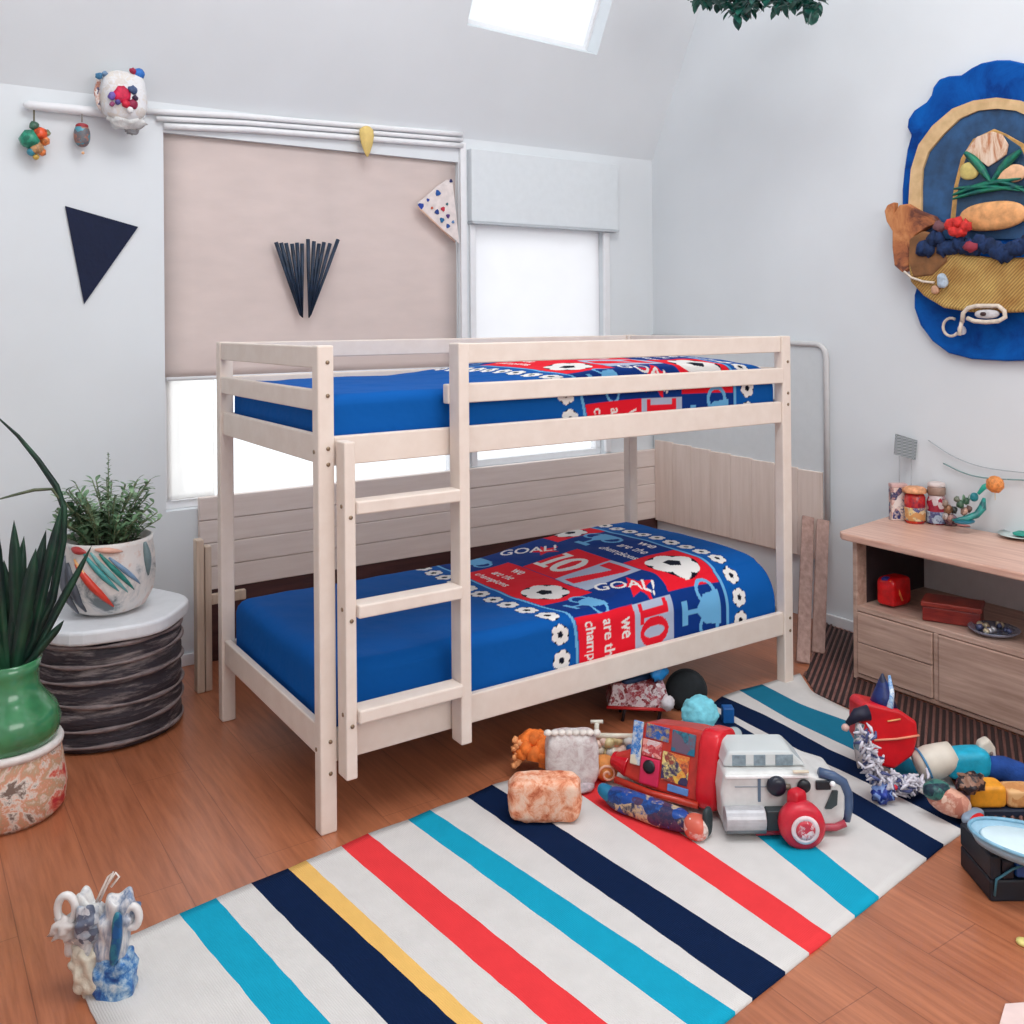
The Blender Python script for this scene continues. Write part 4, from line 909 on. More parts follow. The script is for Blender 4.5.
build('hanger', G().tube([M @ Vector((0, .1, 53*k)), qp(1009, 479, .012)], .0012, 5), plain((190, 190, 190), .5), ob)
M, k = ctf(975, 537)
tag(build('shell_bowl', G().lathe([(.02, .004), (.06, .012), (.10, .035), (.13, .075), (.126, .075), (.095, .04), (.055, .018)], 40, M @ Vector((66*k, .17, 0)), wob=lambda a, z: 1+.03*math.sin(9*a)), plain((186, 192, 194), .35, .12, 20)), 'pale grey bowl standing at the back of the cabinet top near the picture edge', 'bowl')
M, k = ctf(948, 529)
tag(build('pink_cloth', G().rbox(M @ Vector((32*k, .055, .004)), (.075, .035, .005), 3, 8, .1, 30, RZ(-.9)), plain((196, 128, 124), .8, .12, 40)), 'flat dusty pink cloth lying on the cabinet top', 'cloth')
M, k = ctf(1022, 541)
pl = thing('plate', M.translation, 'pale plate with a green napkin on the right of the cabinet top', 'plate')
build('dish', G().lathe([(.03, .001), (.04, .003), (.082, .013), (.084, .016), (.04, .008), (.02, .007)], 36, M @ Vector((6*k, .05, 0))), plain((206, 222, 218), .3, .04), pl)
build('napkin', G().rbox(M @ Vector((10*k, .05, .018)), (.05, .035, .006), 3, 8, .15, 30), plain((36, 150, 132), .6, .15), pl)
# ------------------------------------------------------------------ inside the open shelf
sz = .298
M, k = frame(902, 611, sz, .1)
M = M @ T3(0, .04, 0)
rb = thing('red_box', M.translation, 'shiny red gift bag with gold ribbons on the left of the open shelf', 'gift bag')
build('bag_body', G().rbox(M @ Vector((.01, .04, .061)), (.062, .042, .056), 6, 10, .04, 20), plain((206, 22, 26), .25, .3, 25, .2), rb)
for i, (a, b) in enumerate((((-.03, .11), (.01, .05)), ((-.01, .11), (.02, .03)), ((.0, .108), (-.02, .07)))): build('ribbon', G().tube([M @ Vector((a[0], -.006, a[1])), M @ Vector((b[0], -.008, b[1]))], .004, 6), plain((232, 130, 70), .3), rb)
build('blue_tie', G().blob(M @ Vector((-.035, .02, .113)), (.02, .015, .008), 2, .4), plain((30, 40, 120), .5), rb)
M, k = frame(950, 627, sz, -.55)
M = M @ T3(0, .03, 0)
db = thing('dark_red_box', M.translation, 'low dark red wooden box in the middle of the open shelf', 'box')
build('box_body', G().box((-.10, 0, .001), (.10, .12, .055), M), wood('dark_red', (104, 26, 28), (150, 50, 40), (3, 3, 30), 5, .3), db, bevel=.004)
build('box_lid', G().box((-.105, -.005, .056), (.105, .125, .075), M), wood('dark_red_lid', (120, 36, 34), (168, 66, 50), (3, 3, 30), 5, .3), db, bevel=.004)
M, k = frame(1005, 642, sz)
sv = thing('silver_dish', M.translation, 'oval silver dish heaped with small silver pieces on the open shelf', 'dish')
build('tray', G().lathe([(.04, .001), (.07, .006), (.088, .02), (.085, .022), (.06, .011), (.02, .009)], 36, M @ Vector((2*k, .09, 0))), plain((150, 156, 176), .2, .1, 30, 0, .6), sv)
random.seed(4)
for i in range(12): build('silver_piece', G().blob(M @ Vector((random.uniform(-.05, .06), .09+random.uniform(-.04, .04), .022)), random.uniform(.008, .014), 2, .4, 3, i), plain(random.choice([(206, 206, 212), (190, 176, 150), (90, 96, 130)]), .25, .1, 30, 0, .4), sv)
# ------------------------------------------------------------------ toys on the rug and the floor
RZ0 = .009
# big white vehicle
M, k = frame(787, 838, RZ0)
wv = thing('white_toy_vehicle', M.translation, 'large white toy vehicle with black knobs and a red front wheel lying on the rug', 'toy vehicle')
M_wp = plain((214, 214, 212), .3, .08, 30); M_bk = plain((22, 26, 34), .35); M_rd = plain((200, 24, 44), .3, .12)
def vbox(nm, a, b, m, bv=.006, par=wv, M=M): return build(nm, G().box(a, b, M), m, par, bevel=bv, seg=3)
k_ = k
prof = [(-62, 8), (-64, 40), (-60, 62), (20, 62), (38, 56), (58, 50), (62, 38), (62, 14), (52, 4), (-50, 4)]
g = G(); g.prism([M @ Vector((x*k, .02, z*k)) for x, z in prof], tuple(fr_h*.17)); build('body_shell', g, M_wp, wv, bevel=.012, seg=4)
g = G(); g.prism([M @ Vector((x*k, .05, z*k)) for x, z in ((-60, 62.5), (-54, 78), (10, 78), (26, 62.5))], tuple(fr_h*.12)); build('clear_cabin', g, glassy((226, 232, 232), .75), wv, bevel=.008)
for x0, x1 in ((-50, -36), (-28, -16), (-6, 12)): vbox('window_block', (x0*k, .049, 64*k), (x1*k, .052, 75*k), plain((130, 148, 158), .3, .3, 60), .001)
vbox('grey_strip', (-60*k, .012, 57*k), (24*k, .021, 60*k), plain((238, 238, 238), .3), .002)
build('cylinder', G().tube([M @ Vector((-62*k, .005, 19*k)), M @ Vector((-22*k, .005, 19*k))], .032, 24), plain((186, 186, 190), .3, .12, 30, 0, .2), wv, bevel=.003)
build('cylinder_band', G().tube([M @ Vector((-61*k, .002, 13*k)), M @ Vector((-22*k, .002, 13*k))], .022, 20), plain((112, 122, 128), .3), wv)
vbox('dark_block', (-21*k, -.012, 9*k), (-1*k, .019, 29*k), plain((46, 56, 60), .5), .004)
build('knob', G().lathe([(.026, 0), (.028, .006), (.024, .018), (.01, .022)], 24, M @ Vector((-9*k, .018, 50*k)), M=Matrix.Rotation(math.atan2(fr_h.y, fr_h.x)-math.pi/2, 4, 'Z') @ RX(math.pi/2)), plain((24, 28, 44), .3), wv)
FR = Matrix.Rotation(math.atan2(fr_h.y, fr_h.x)-math.pi/2, 4, 'Z') @ RX(math.pi/2)
build('knob', G().lathe([(.018, 0), (.019, .005), (.015, .012), (.006, .013)], 24, M @ Vector((19*k, .018, 49*k)), M=FR), M_bk, wv)
build('knob_shaft', G().tube([M @ Vector((-4*k, .012, 49*k)), M @ Vector((5*k, .012, 49*k))], .008, 10), plain((110, 96, 84), .4), wv)
vbox('grille', (31*k, .012, 45*k), (46*k, .021, 54*k), M_bk, .003)
g = G().prism([M @ Vector((x*k, .013, z*k)) for x, z in ((40, 26), (48, 44), (53, 44), (52, 30), (46, 26))], tuple(fr_h*.008)); build('dark_window', g, plain((50, 64, 68), .3), wv, smooth=False)
build('lamp', G().blob(M @ Vector((47*k, .008, 52*k)), .008, 2), plain((240, 240, 240), .3), wv)
vbox('seam_line', (-27*k, .017, 33*k), (-24*k, .0205, 58*k), plain((96, 116, 136), .4), .001)
vbox('seam_line', (-50*k, .0175, 47.5*k), (-10*k, .0203, 48.5*k), plain((150, 156, 164), .4), .0005)
vbox('cream_lever', (8*k, .01, 67*k*.93), (24*k, .02, 64.5*k), plain((224, 212, 190), .5), .002)
g = G().tube([M @ Vector((x*k, .03, z*k)) for x, z in ((36, 60), (50, 56), (60, 50), (65, 38), (65, 24), (62, 12))], .014, 12); build('bumper', g, plain((70, 92, 126), .3, .1), wv)
build('red_chassis', G().tube([M @ Vector((x*k, .012, z*k)) for x, z in ((-30, 4), (0, 5), (14, 8), (30, 8), (50, 8), (60, 12))], .010, 10), plain((176, 60, 76), .4, .2), wv)
vbox('red_underframe', (-14*k, .0, 4*k), (16*k, .02, 14*k), M_rd, .006)
build('red_handle', G().rbox(M @ Vector((9*k, -.010, 34*k)), (.023, .020, .045), 5, 10), M_rd, wv)
wl = build('wheel', G().lathe([(.05, -.026), (.061, -.02), (.064, 0), (.061, .02), (.05, .026), (.02, .028)], 40, M @ Vector((11*k, -.032, 8*k+.033)), M=FR @ Matrix.Diagonal((.98, .98, 1, 1))), plain((206, 36, 56), .35, .15), wv)
c = M @ Vector((11.5*k, -.062, 8*k+.033))
build('hub', G().lathe([(.038, 0), (.038, .003), (.028, .005), (.026, .003)], 32, c, M=FR), plain((236, 216, 218), .35), wl)
build('hub_centre', G().lathe([(.026, .0), (.026, .005), (.016, .007), (.006, .005)], 32, c, M=FR), patch([(206, 70, 86), (236, 216, 218), (206, 60, 76)], 80, .35), wl)
# red case
M, k = frame(663, 812, RZ0, -.60)
rc = thing('red_toy_bus', M.translation, 'red toy bus with colourful window stickers leaning against the white toy vehicle', 'toy bus')
M_red = plain((204, 40, 40), .3, .12)
TM = M @ T3(0, .03, .035) @ RX(-.25) @ RY(.0)
def rbx(nm, a, b, m, bv=.006, par=rc): return build(nm, G().box(a, b, TM), m, par, bevel=bv, seg=3)
g = G().prism([TM @ Vector(p) for p in ((-.165, 0, .02), (-.19, 0, .055), (-.185, 0, .075), (-.13, 0, .10), (-.095, 0, .185), (.05, 0, .20), (.13, 0, .20), (.145, 0, .18), (.15, 0, .03), (.13, 0, .0), (-.08, 0, .005))], tuple((TM.to_3x3() @ Vector((0, .13, 0))))); build('bus_body', g, plain((196, 54, 44), .35, .2), rc, bevel=.01, seg=3)
g = G(); g.rbox(TM @ Vector((.118, .062, .10)), (.036, .078, .112), 5, 12, M=TM.to_3x3().to_4x4()); build('rounded_end', g, plain((214, 26, 40), .25, .1), rc)
rbx('sticker_window', (.0, -.006, .125), (.075, .0, .185), patch([(30, 110, 140), (60, 64, 90), (40, 130, 150), (110, 90, 110)], 24, .3), .002)
rbx('sticker_window', (-.085, -.006, .145), (-.01, .0, .185), patch([(20, 100, 190), (30, 70, 150), (190, 160, 90), (20, 90, 170)], 26, .3), .002)
rbx('white_corner', (-.128, -.008, .06), (-.095, .0, .185), patch([(226, 220, 200), (226, 216, 190), (206, 214, 220), (30, 120, 200), (226, 210, 170)], 24, .4), .003)
rbx('sticker_panel', (-.025, -.005, .04), (.06, .0, .12), patch([(232, 190, 80), (226, 120, 60), (140, 60, 60), (240, 220, 140), (60, 50, 90)], 34, .35), .002)
rbx('pink_panel', (-.092, -.009, .015), (-.03, .0, .09), plain((214, 40, 84), .4, .15), .003)
rbx('striped_panel', (-.092, -.006, .093), (-.03, .0, .14), patch([(206, 60, 60), (224, 200, 200), (190, 50, 60), (236, 160, 150)], 36, .4), .002)
rbx('blue_strip', (.0, -.008, .015), (.065, .0, .034), plain((96, 140, 206), .4), .002)
build('round_hole', G().lathe([(.019, 0), (.019, .004), (.012, .006)], 24, TM @ Vector((-.062, -.0085, .066)), M=TM.to_3x3().to_4x4() @ RX(math.pi/2)), M_bk, rc)
build('red_nose', G().tube([TM @ Vector((-.198, .02, .055)), TM @ Vector((-.14, .02, .045))], [.022, .034], 16), plain((196, 22, 36), .25), rc, bevel=.004)
build('lower_rail', G().tube([TM @ Vector((-.17, -.006, .004)), TM @ Vector((-.05, -.010, -.004)), TM @ Vector((.10, -.008, .0))], .010, 10), plain((190, 52, 34), .3), rc)
build('tyre_strip', G().rbox(TM @ Vector((.155, .06, .09)), (.008, .06, .095), 4, 8, M=TM.to_3x3().to_4x4()), plain((34, 30, 34), .6), rc)
# blue patterned shoe below the bus
M, k = frame(662, 818, RZ0, -.66)
M = M @ T3(0, -.035, 0)
sh_ = thing('patterned_shoe', M.translation, 'navy and blue patterned toy shoe lying in front of the red toy bus', 'toy shoe')
build('shoe_upper', G().rbox(M @ Vector((-.03, -.0, .032)), (.14, .03, .032), 3.2, 12, .06, 20, M.to_3x3().to_4x4()), patch([(22, 50, 110), (20, 84, 160), (80, 50, 80), (30, 40, 80), (206, 180, 140), (18, 70, 150)], 26, .35), sh_)
build('toe_cap', G().rbox(M @ Vector((.125, 0, .03)), (.034, .032, .032), 2.6, 10, .15, 20, M.to_3x3().to_4x4()), patch([(220, 196, 184), (190, 160, 150), (230, 214, 206), (210, 100, 80)], 24, .35), sh_)
build('dark_sole', G().rbox(M @ Vector((.152, .018, .045)), (.010, .02, .04), 3, 8, 0, 0, M.to_3x3().to_4x4()), plain((40, 54, 58), .5), sh_)
build('teal_tongue', G().rbox(M @ Vector((-.155, -.0, .036)), (.042, .022, .02), 2.6, 10, .1, 20, (M.to_3x3() @ RY(.3).to_3x3()).to_4x4()), plain((20, 120, 160), .5, .2), sh_)
# orange flower, lace bag, roll, beads, peach block
M, k = frame(535, 782, RZ0*.2)
g = G(); random.seed(8)
for i in range(60):
    a = random.uniform(0, 6.28); b_ = random.uniform(-.1, 1.4); d = Vector((math.cos(a)*math.cos(b_)*.9, math.sin(a)*math.cos(b_)*.8, math.sin(b_)))
    g.blob(M @ (Vector((0, .05, .05))+d*.055+Vector((0,0,.012))), (.026, .026, .026), 1, .5, 3, i)
fo = thing('orange_pompom_flower', M.translation, 'bright orange ruffled flower pompom at the left end of the toy pile', 'pompom')
build('ruffles', g, plain((234, 118, 42), .8, .25, 40, .3), fo)
g = G(); 
for i in range(10): g.blob(M @ Vector((-.062+.008*(i % 3), .03, .04+.011*i*.8)), (.014, .012, .012), 1, .5, 3, i)
build('pale_tips', g, plain((240, 160, 104), .8, .2, 60, .3), fo)
M, k = frame(533, 806, RZ0)
tag(build('coral_scrunchie', G().rbox(M @ Vector((.0, .03, .032)), (.045, .03, .036), 2.4, 12, .25, 40), plain((224, 110, 74), .8, .25, 60, .4)), 'coral crumpled cloth between orange pompom and peach cushion', 'cloth')
M, k = frame(545, 826, RZ0)
tag(build('peach_cushion', G().rbox(M @ Vector((0, .045, .062)), (.105, .045, .062), 5, 14, .07, 34, M.to_3x3().to_4x4()), paint([(196, 100, 64), (232, 150, 112), (244, 190, 160), (246, 208, 184)], 26, .8, .5, .4)), 'small peach mottled fabric cushion on the rug, front left of the toys', 'cushion')
M, k = frame(573, 792, RZ0)
lb = thing('lace_bag', M.translation, 'white translucent lace bag with scalloped rim beside the orange pompom', 'bag')
g = G(); vs = []; n = 20
g.rbox(M @ Vector((.0, .04, .088)), (.082, .035, .086), 4, 14, .06, 26, M.to_3x3().to_4x4())
build('bag_body', g, paint([(190, 166, 166), (214, 206, 204), (230, 226, 224)], 26, .5, .4, .4), lb)
for i in range(8): build('scallop', G().blob(M @ Vector((-.075+.0215*i, .02, .172)), (.013, .012, .010), 2), plain((224, 216, 208), .5), lb)
build('clear_base', G().blob(M @ Vector((.03, .0, .012)), (.05, .02, .014), 2, .4, 3, 2), plain((190, 176, 180), .3, .3, 60), lb)
M, k = frame(606, 784, RZ0)
ro_ = thing('orange_roll', M.translation, 'small orange rolled cloth with swirled end beside the lace bag', 'cloth roll')
build('roll_body', G().rbox(M @ Vector((0, .03, .037)), (.037, .04, .037), 2.3, 10, .05, 30), plain((226, 146, 76), .7, .25, 40), ro_)
g = G().tube([M @ Vector((.005+(.004+.0035*t)*math.cos(t*1.3), -.012+.0006*t, .034+(.004+.0035*t)*math.sin(t*1.3))) for t in [i*.35 for i in range(22)]], .004, 6)
build('swirl', g, plain((240, 190, 160), .7), ro_)
M, k = frame(618, 778, RZ0)
bd = thing('bead_string', M.translation, 'cream and pink beaded toy piece lying between lace bag and red bus', 'beads')
random.seed(6)
for i in range(22):
    x = -.055+.11*(i % 11)/10+random.uniform(-.006, .006); z = (.055 if i < 11 else .085)+random.uniform(-.008, .008)
    build('bead', G().blob(M @ Vector((x, .06+random.uniform(-.01, .01), z)), random.uniform(.014, .019), 2, .15, 3, i), plain(random.choice([(222, 214, 196), (226, 196, 180), (206, 206, 200), (214, 200, 150)]), .4), bd)
build('cream_bar', G().tube([M @ Vector((-.07, .06, .108)), M @ Vector((.06, .06, .104))], .009, 8), plain((222, 216, 198), .4), bd)
build('base_piece', G().rbox(M @ Vector((0, .06, .024)), (.05, .025, .026), 3, 8, .15, 30), plain((206, 190, 176), .5, .2, 50), bd)
build('blue_bead', G().blob(M @ Vector((.045, .04, .075)), .014, 2), plain((24, 92, 150), .4), bd)
build('t_handle', G().tube([M @ Vector((-.062, .06, .108)), M @ Vector((-.060, .06, .150))], .008, 8), plain((220, 218, 204), .4), bd)
build('t_handle', G().tube([M @ Vector((-.080, .06, .152)), M @ Vector((-.040, .06, .152))], .006, 8), plain((220, 218, 204), .4), bd)
# light blue pompom behind bus, with small blue block
M, k = frame(700, 742, RZ0*.2)
bp = thing('light_blue_pompom', M.translation, 'light blue fluffy pompom behind the red toy bus', 'pompom')
build('fluff', G().blob(M @ Vector((0, .0, .098)), (.062, .06, .056), 4, .22, 3, 4), plain((122, 206, 222), .8, .12, 50, .4), bp)
build('dark_stand', G().tube([M @ Vector((0, 0, .0)), M @ Vector((0, 0, .05))], [.035, .02], 14), plain((44, 38, 44), .5), bp)
M, k = frame(729, 724, RZ0)
tag(build('toy_block', G().box((-.02, 0, 0), (.02, .04, .055), M), plain((20, 90, 160), .4), bevel=.004), 'small plain blue block beside the light blue pompom', 'toy block')
M, k = frame(722, 752, RZ0)
tag(build('clear_wrap', G().rbox(M @ Vector((.02, .06, .022)), (.075, .035, .022), 2.6, 12, .2, 30), glassy((206, 220, 222), .7)), 'crumpled clear plastic wrap behind the white toy vehicle', 'wrapper')
# patterned box under the bed
M, k = frame(640, 722, 0)
pb = thing('snowflake_box', M.translation, 'red and white patterned box on short dark legs under the edge of the bed', 'box')
build('box_body', G().prism([M @ Vector((x, 0, z)) for x, z in ((-.115, .056), (-.095, .14), (.09, .135), (.115, .045))], tuple(fr_h*.1)), patch([(222, 200, 204), (170, 40, 50), (206, 170, 176), (150, 44, 52), (120, 40, 44), (226, 214, 216)], 42, .5, .2, 1.1), pb, bevel=.004)
build('red_edge', G().tube([M @ Vector((-.12, -.004, .056)), M @ Vector((.10, -.004, .044))], .006, 8), plain((196, 40, 40), .4), pb)
for x, y in ((-.05, .01), (-.05, .09), (.08, .01), (.08, .09)): build('leg', G().tube([M @ Vector((x-.012, y, 0)), M @ Vector((x, y, .06))], .006, 8), plain((34, 32, 40), .5), pb)
build('white_knot', G().blob(M @ Vector((.10, -.005, .07)), (.026, .02, .026), 3, .3, 3, 2), plain((214, 206, 210), .7, .1, 60), pb)
build('bow', G().blob(M @ Vector((.075, .03, .168)), (.036, .02, .030), 3, .5, 2.6, 7), plain((30, 140, 214), .5, .15), pb)
build('dark_strap', G().rbox(M @ Vector((.0, .04, .145)), (.075, .02, .012), 3, 8), plain((20, 50, 84), .5), pb)
M, k = frame(688, 712, 0)
hp_ = thing('black_hat', M.translation, 'round black felt hat standing on its edge under the bed', 'hat')
build('crown', G().lathe([(.074, 0), (.075, .012), (.068, .028), (.045, .036), (.01, .038)], 36, M @ Vector((0, .035, .068)), M=FR @ RX(-.15)), plain((24, 30, 34), .85, .25, 40, .2), hp_)
build('hat_band', G().lathe([(.0755, .0), (.078, .001), (.078, .008), (.0755, .009)], 36, M @ Vector((0, .034, .068)), M=FR @ RX(-.15)), plain((38, 40, 42), .7), hp_)
# ------------------------------------------------------------------ right group
M, k = frame(891, 786, RZ0)
rt_ = thing('red_toy_chest', M.translation, 'bright red toy chest with a navy cone on the right of the rug', 'toy chest')
TM = M @ T3(.004, .03, .025) @ RY(.10) @ RX(-.12)
g = G().prism([TM @ Vector(p) for p in ((-.085, 0, .085), (-.09, 0, .19), (-.075, 0, .205), (.03, 0, .19), (.085, 0, .16), (.09, 0, .12), (.08, 0, .06), (.02, 0, .012), (-.04, 0, .02))], tuple(TM.to_3x3() @ Vector((0, .12, 0)))); build('chest_body', g, plain((204, 14, 28), .35, .12), rt_, bevel=.01, seg=3)
build('seam', G().tube([TM @ Vector((-.05, -.004, .095)), TM @ Vector((.02, -.004, .105)), TM @ Vector((.09, -.004, .122))], .0035, 6), plain((236, 150, 120), .5), rt_)
build('gold_mark', G().tube([TM @ Vector((-.01, -.003, .155)), TM @ Vector((.03, -.003, .165))], .0025, 6), plain((232, 170, 110), .4), rt_)
g = G().lathe([(.045, 0), (.03, .04), (.012, .085), (.003, .105)], 20, TM @ Vector((-.005, .05, .185))); build('navy_cone', g, patch([(14, 30, 90), (20, 44, 110), (16, 26, 60)], 30), rt_)
build('cone_stripe', G().tube([TM @ Vector((.0, .012, .19)), TM @ Vector((.012, .03, .235)), TM @ Vector((.008, .042, .285))], [.012, .010, .004], 8), patch([(200, 220, 236), (90, 150, 210), (220, 230, 240)], 60), rt_)
build('dark_arm', G().tube([TM @ Vector((-.07, .0, .175)), TM @ Vector((-.105, .0, .165)), TM @ Vector((-.135, .0, .135))], [.024, .02, .008], 12), plain((22, 22, 46), .6, .2), rt_)
build('hand', G().blob(TM @ Vector((-.14, 0, .124)), .012, 2), plain((220, 180, 170), .6), rt_)
build('grey_leg', G().tube([TM @ Vector((-.095, .0, .14)), TM @ Vector((-.10, .0, .07)), TM @ Vector((-.085, .0, .01))], [.014, .012, .012], 10), patch([(60, 84, 96), (110, 124, 134), (190, 180, 180)], 50), rt_)
# tinsel frill
M, k = frame(893, 800, RZ0)
tn = thing('tinsel_garland', M.translation, 'white and blue tinsel garland curling on the rug', 'garland')
g = G(); g2 = G(); random.seed(12)
path_ = [(-.085, .0, .20), (-.072, -.01, .15), (-.062, -.01, .10), (-.035, -.01, .06), (.005, 0, .045), (.05, .01, .04), (.095, .02, .045)]
for i in range(230):
    t = random.random()*(len(path_)-1); j = int(t); f_ = t-j; p = Vector(path_[j]).lerp(Vector(path_[j+1]), f_)+Vector([random.gauss(0, .012) for _ in range(3)]); p.z = max(.012, p.z)
    d = Vector([random.gauss(0, 1) for _ in range(3)]).normalized()*.018
    (g2 if (random.random() < .22) else g).tube([M @ (p-d), M @ (p+Vector([random.gauss(0, .004) for _ in range(3)])), M @ (p+d)], [.0035, .0055, .002], 5)
build('white_strands', g, plain((216, 212, 222), .5, .12, 60), tn); build('blue_strands', g2, plain((76, 84, 130), .5, .3, 60), tn)
build('blue_knot', G().blob(M @ Vector((-.035, -.012, .030)), (.036, .028, .030), 3, .6, 4, 3), patch([(30, 60, 160), (20, 44, 120), (130, 160, 220)], 60), tn)
build('red_speck', G().blob(M @ Vector((.0, -.015, .045)), .008, 2), plain((206, 40, 60), .5), tn)
# white bucket-like shoe with blue cloth
M, k = frame(958, 786, RZ0)
wb = thing('white_slipper', M.translation, 'cream slipper-like roll wrapped in a turquoise cloth beside the cabinet', 'slipper')
k2 = k
RW = M @ T3(-.085, .03, .052) @ RY(math.pi/2-.35)
g = G().lathe([(.012, -.03), (.040, -.026), (.05, -.01), (.052, .02), (.046, .06), (.04, .09)], 30, (0, 0, 0)); g.v = [tuple(RW @ Vector(v)) for v in g.v]; build('cream_cup', g, plain((216, 206, 192), .45, .06), wb)
g = G().tube([RW @ Vector((.051*math.cos(a), .051*math.sin(a), -.008)) for a in [2*math.pi*i/24 for i in range(24)]], .004, 6, closed=True); build('blue_rim', g, plain((70, 130, 170), .4), wb)
build('turquoise_wrap', G().rbox(M @ Vector((.04, .03, .060)), (.070, .042, .042), 4, 12, .05, 24, (M.to_3x3() @ RY(-.08).to_3x3()).to_4x4()), plain((20, 164, 196), .5, .18, 30, .3), wb)
g = G().prism([M @ Vector(p) for p in ((.075, .03, .03), (.085, .03, .115), (.115, .03, .13), (.135, .03, .10), (.14, .03, .035), (.12, .03, .02))], tuple(fr_h*.035)); build('cream_end', g, plain((212, 202, 188), .45, .06), wb, bevel=.010, seg=3)
build('end_dot', G().blob(M @ Vector((.118, .028, .085)), (.007, .004, .007), 2), plain((120, 104, 96), .5), wb)
# colourful fish-like toy and block train
M, k = frame(960, 825, RZ0)
ft = thing('fish_toy', M.translation, 'rounded peach and teal toy with a red mouth at the right edge of the rug', 'toy')
build('toy_body', G().rbox(M @ Vector((-.015, .03, .052)), (.062, .035, .036), 2.5, 12, .08, 20, (M.to_3x3() @ RY(.35).to_3x3()).to_4x4()), patch([(226, 170, 146), (206, 140, 120), (232, 196, 176), (190, 120, 100)], 22, .5), ft)
build('teal_cap', G().rbox(M @ Vector((-.05, .035, .082)), (.040, .032, .026), 2.5, 10, .12, 20), patch([(24, 84, 84), (20, 40, 60), (60, 120, 110)], 30), ft)
build('red_mouth', G().rbox(M @ Vector((.040, -.012, .022)), (.030, .014, .014), 2.5, 10, .1, 20), plain((206, 30, 36), .4), ft)
build('clear_lip', G().rbox(M @ Vector((.038, .004, .022)), (.045, .018, .018), 2.5, 10, .1, 20), plain((130, 150, 170), .3), ft)
build('dark_tuft', G().blob(M @ Vector((.055, .05, .095)), (.045, .03, .026), 3, .6, 4, 3), patch([(50, 36, 40), (30, 30, 40), (150, 110, 90)], 60), ft)
M, k = frame(1006, 818, RZ0*.2)
tr = thing('block_train', M.translation, 'orange and wooden toy block train by the picture edge right of the rug', 'toy train')
build('base', G().box((-.085, .0, .0), (.13, .08, .022), M), plain((30, 40, 60), .5), tr, bevel=.004)
build('orange_block', G().rbox(M @ Vector((-.045, .04, .055)), (.055, .035, .032), 6, 12, .0, 20, M.to_3x3().to_4x4()), plain((240, 160, 44), .4, .15, 40), tr)
build('wooden_block', G().rbox(M @ Vector((.055, .04, .048)), (.045, .035, .026), 6, 12, .0, 20, M.to_3x3().to_4x4()), patch([(220, 160, 100), (206, 140, 84), (230, 180, 124)], 40, .5), tr)
build('red_end', G().rbox(M @ Vector((-.105, .03, .05)), (.018, .02, .030), 3, 8), plain((130, 110, 130), .4), tr)
M, k = frame(1012, 797, RZ0*.2)
tag(build('blue_cloth', G().rbox(M @ Vector((.03, .08, .042)), (.09, .04, .036), 2.4, 14, .12, 26, (M.to_3x3() @ RY(.25).to_3x3()).to_4x4()), plain((20, 66, 140), .85, .18, 40, .4)), 'bunched dark blue cloth behind the toy block train', 'cloth')
M, k = frame(975, 797, RZ0*.2)
tag(build('dark_red_pouch', G().rbox(M @ Vector((.02, .05, .022)), (.07, .03, .022), 3, 10, .1, 26), plain((96, 30, 56), .6, .3, 40)), 'small dark red pouch lying under the turquoise wrapped slipper', 'pouch')
# navy crate with pale tray
M, k = frame(1040, 902, 0)
M = M @ T3(-.01, .0, 0)
nc = thing('navy_crate', M.translation, 'dark navy crate standing on the wooden floor at the right edge', 'crate')
def nb_(nm, a, b, m, bv=.006): return build(nm, G().box(a, b, M), m, nc, bevel=bv, seg=2)
M_nv = plain((16, 26, 38), .5, .3, 20)
nb_('crate_body', (-.112, .0, .0), (.20, .16, .055), M_nv); nb_('crate_front', (-.112, -.004, .056), (-.085, .16, .115), M_nv); nb_('crate_back', (-.085, .13, .056), (.20, .16, .115), M_nv)
nb_('blue_panel', (-.05, -.006, .062), (.03, .12, .10), plain((22, 74, 140), .4, .2)); nb_('dark_panel', (-.084, -.002, .0565), (-.052, .11, .105), plain((10, 18, 34), .4))
build('teal_edge', G().tube([M @ Vector((-.105, -.006, .02)), M @ Vector((-.10, -.006, .06)), M @ Vector((-.06, -.006, .085)), M @ Vector((-.02, -.006, .10))], .003, 6), plain((60, 120, 140), .4), nc)
tc_ = at(1037, 848, 2, .137); TM = Matrix(((M[0][0], M[0][1], 0, tc_.x), (M[1][0], M[1][1], 0, tc_.y), (0, 0, 1, .137), (0, 0, 0, 1))) @ RZ(-.3) @ RX(.10) @ RY(.12)
ty = thing('pale_blue_tray', TM.translation, 'pale blue oval boat-shaped tray resting on the navy crate', 'tray')
prof = [(.3, 0), (.9, .006), (1.0, .03), (.96, .034), (.84, .02), (.3, .012)]
g = G().lathe(prof, 48); g.v = [tuple(TM @ Vector((x*.155, y*.075, z-.02))) for x, y, z in g.v]; build('tray_shell', g, plain((150, 190, 212), .3, .12, 20), ty)
g = G().lathe([(.2, 0.001), (.84, .003), (.80, .008), (.2, .008)], 48); g.v = [tuple(TM @ Vector((x*.155, y*.075, z-.001))) for x, y, z in g.v]; build('pale_inside', g, plain((214, 232, 238), .4, .03), ty)
g = G().tube([TM @ Vector((.155*math.cos(a), .075*math.sin(a), .014)) for a in [2*math.pi*i/40 for i in range(40)]], .005, 8, closed=True); build('rim', g, plain((120, 170, 196), .3, .2, 30), ty)
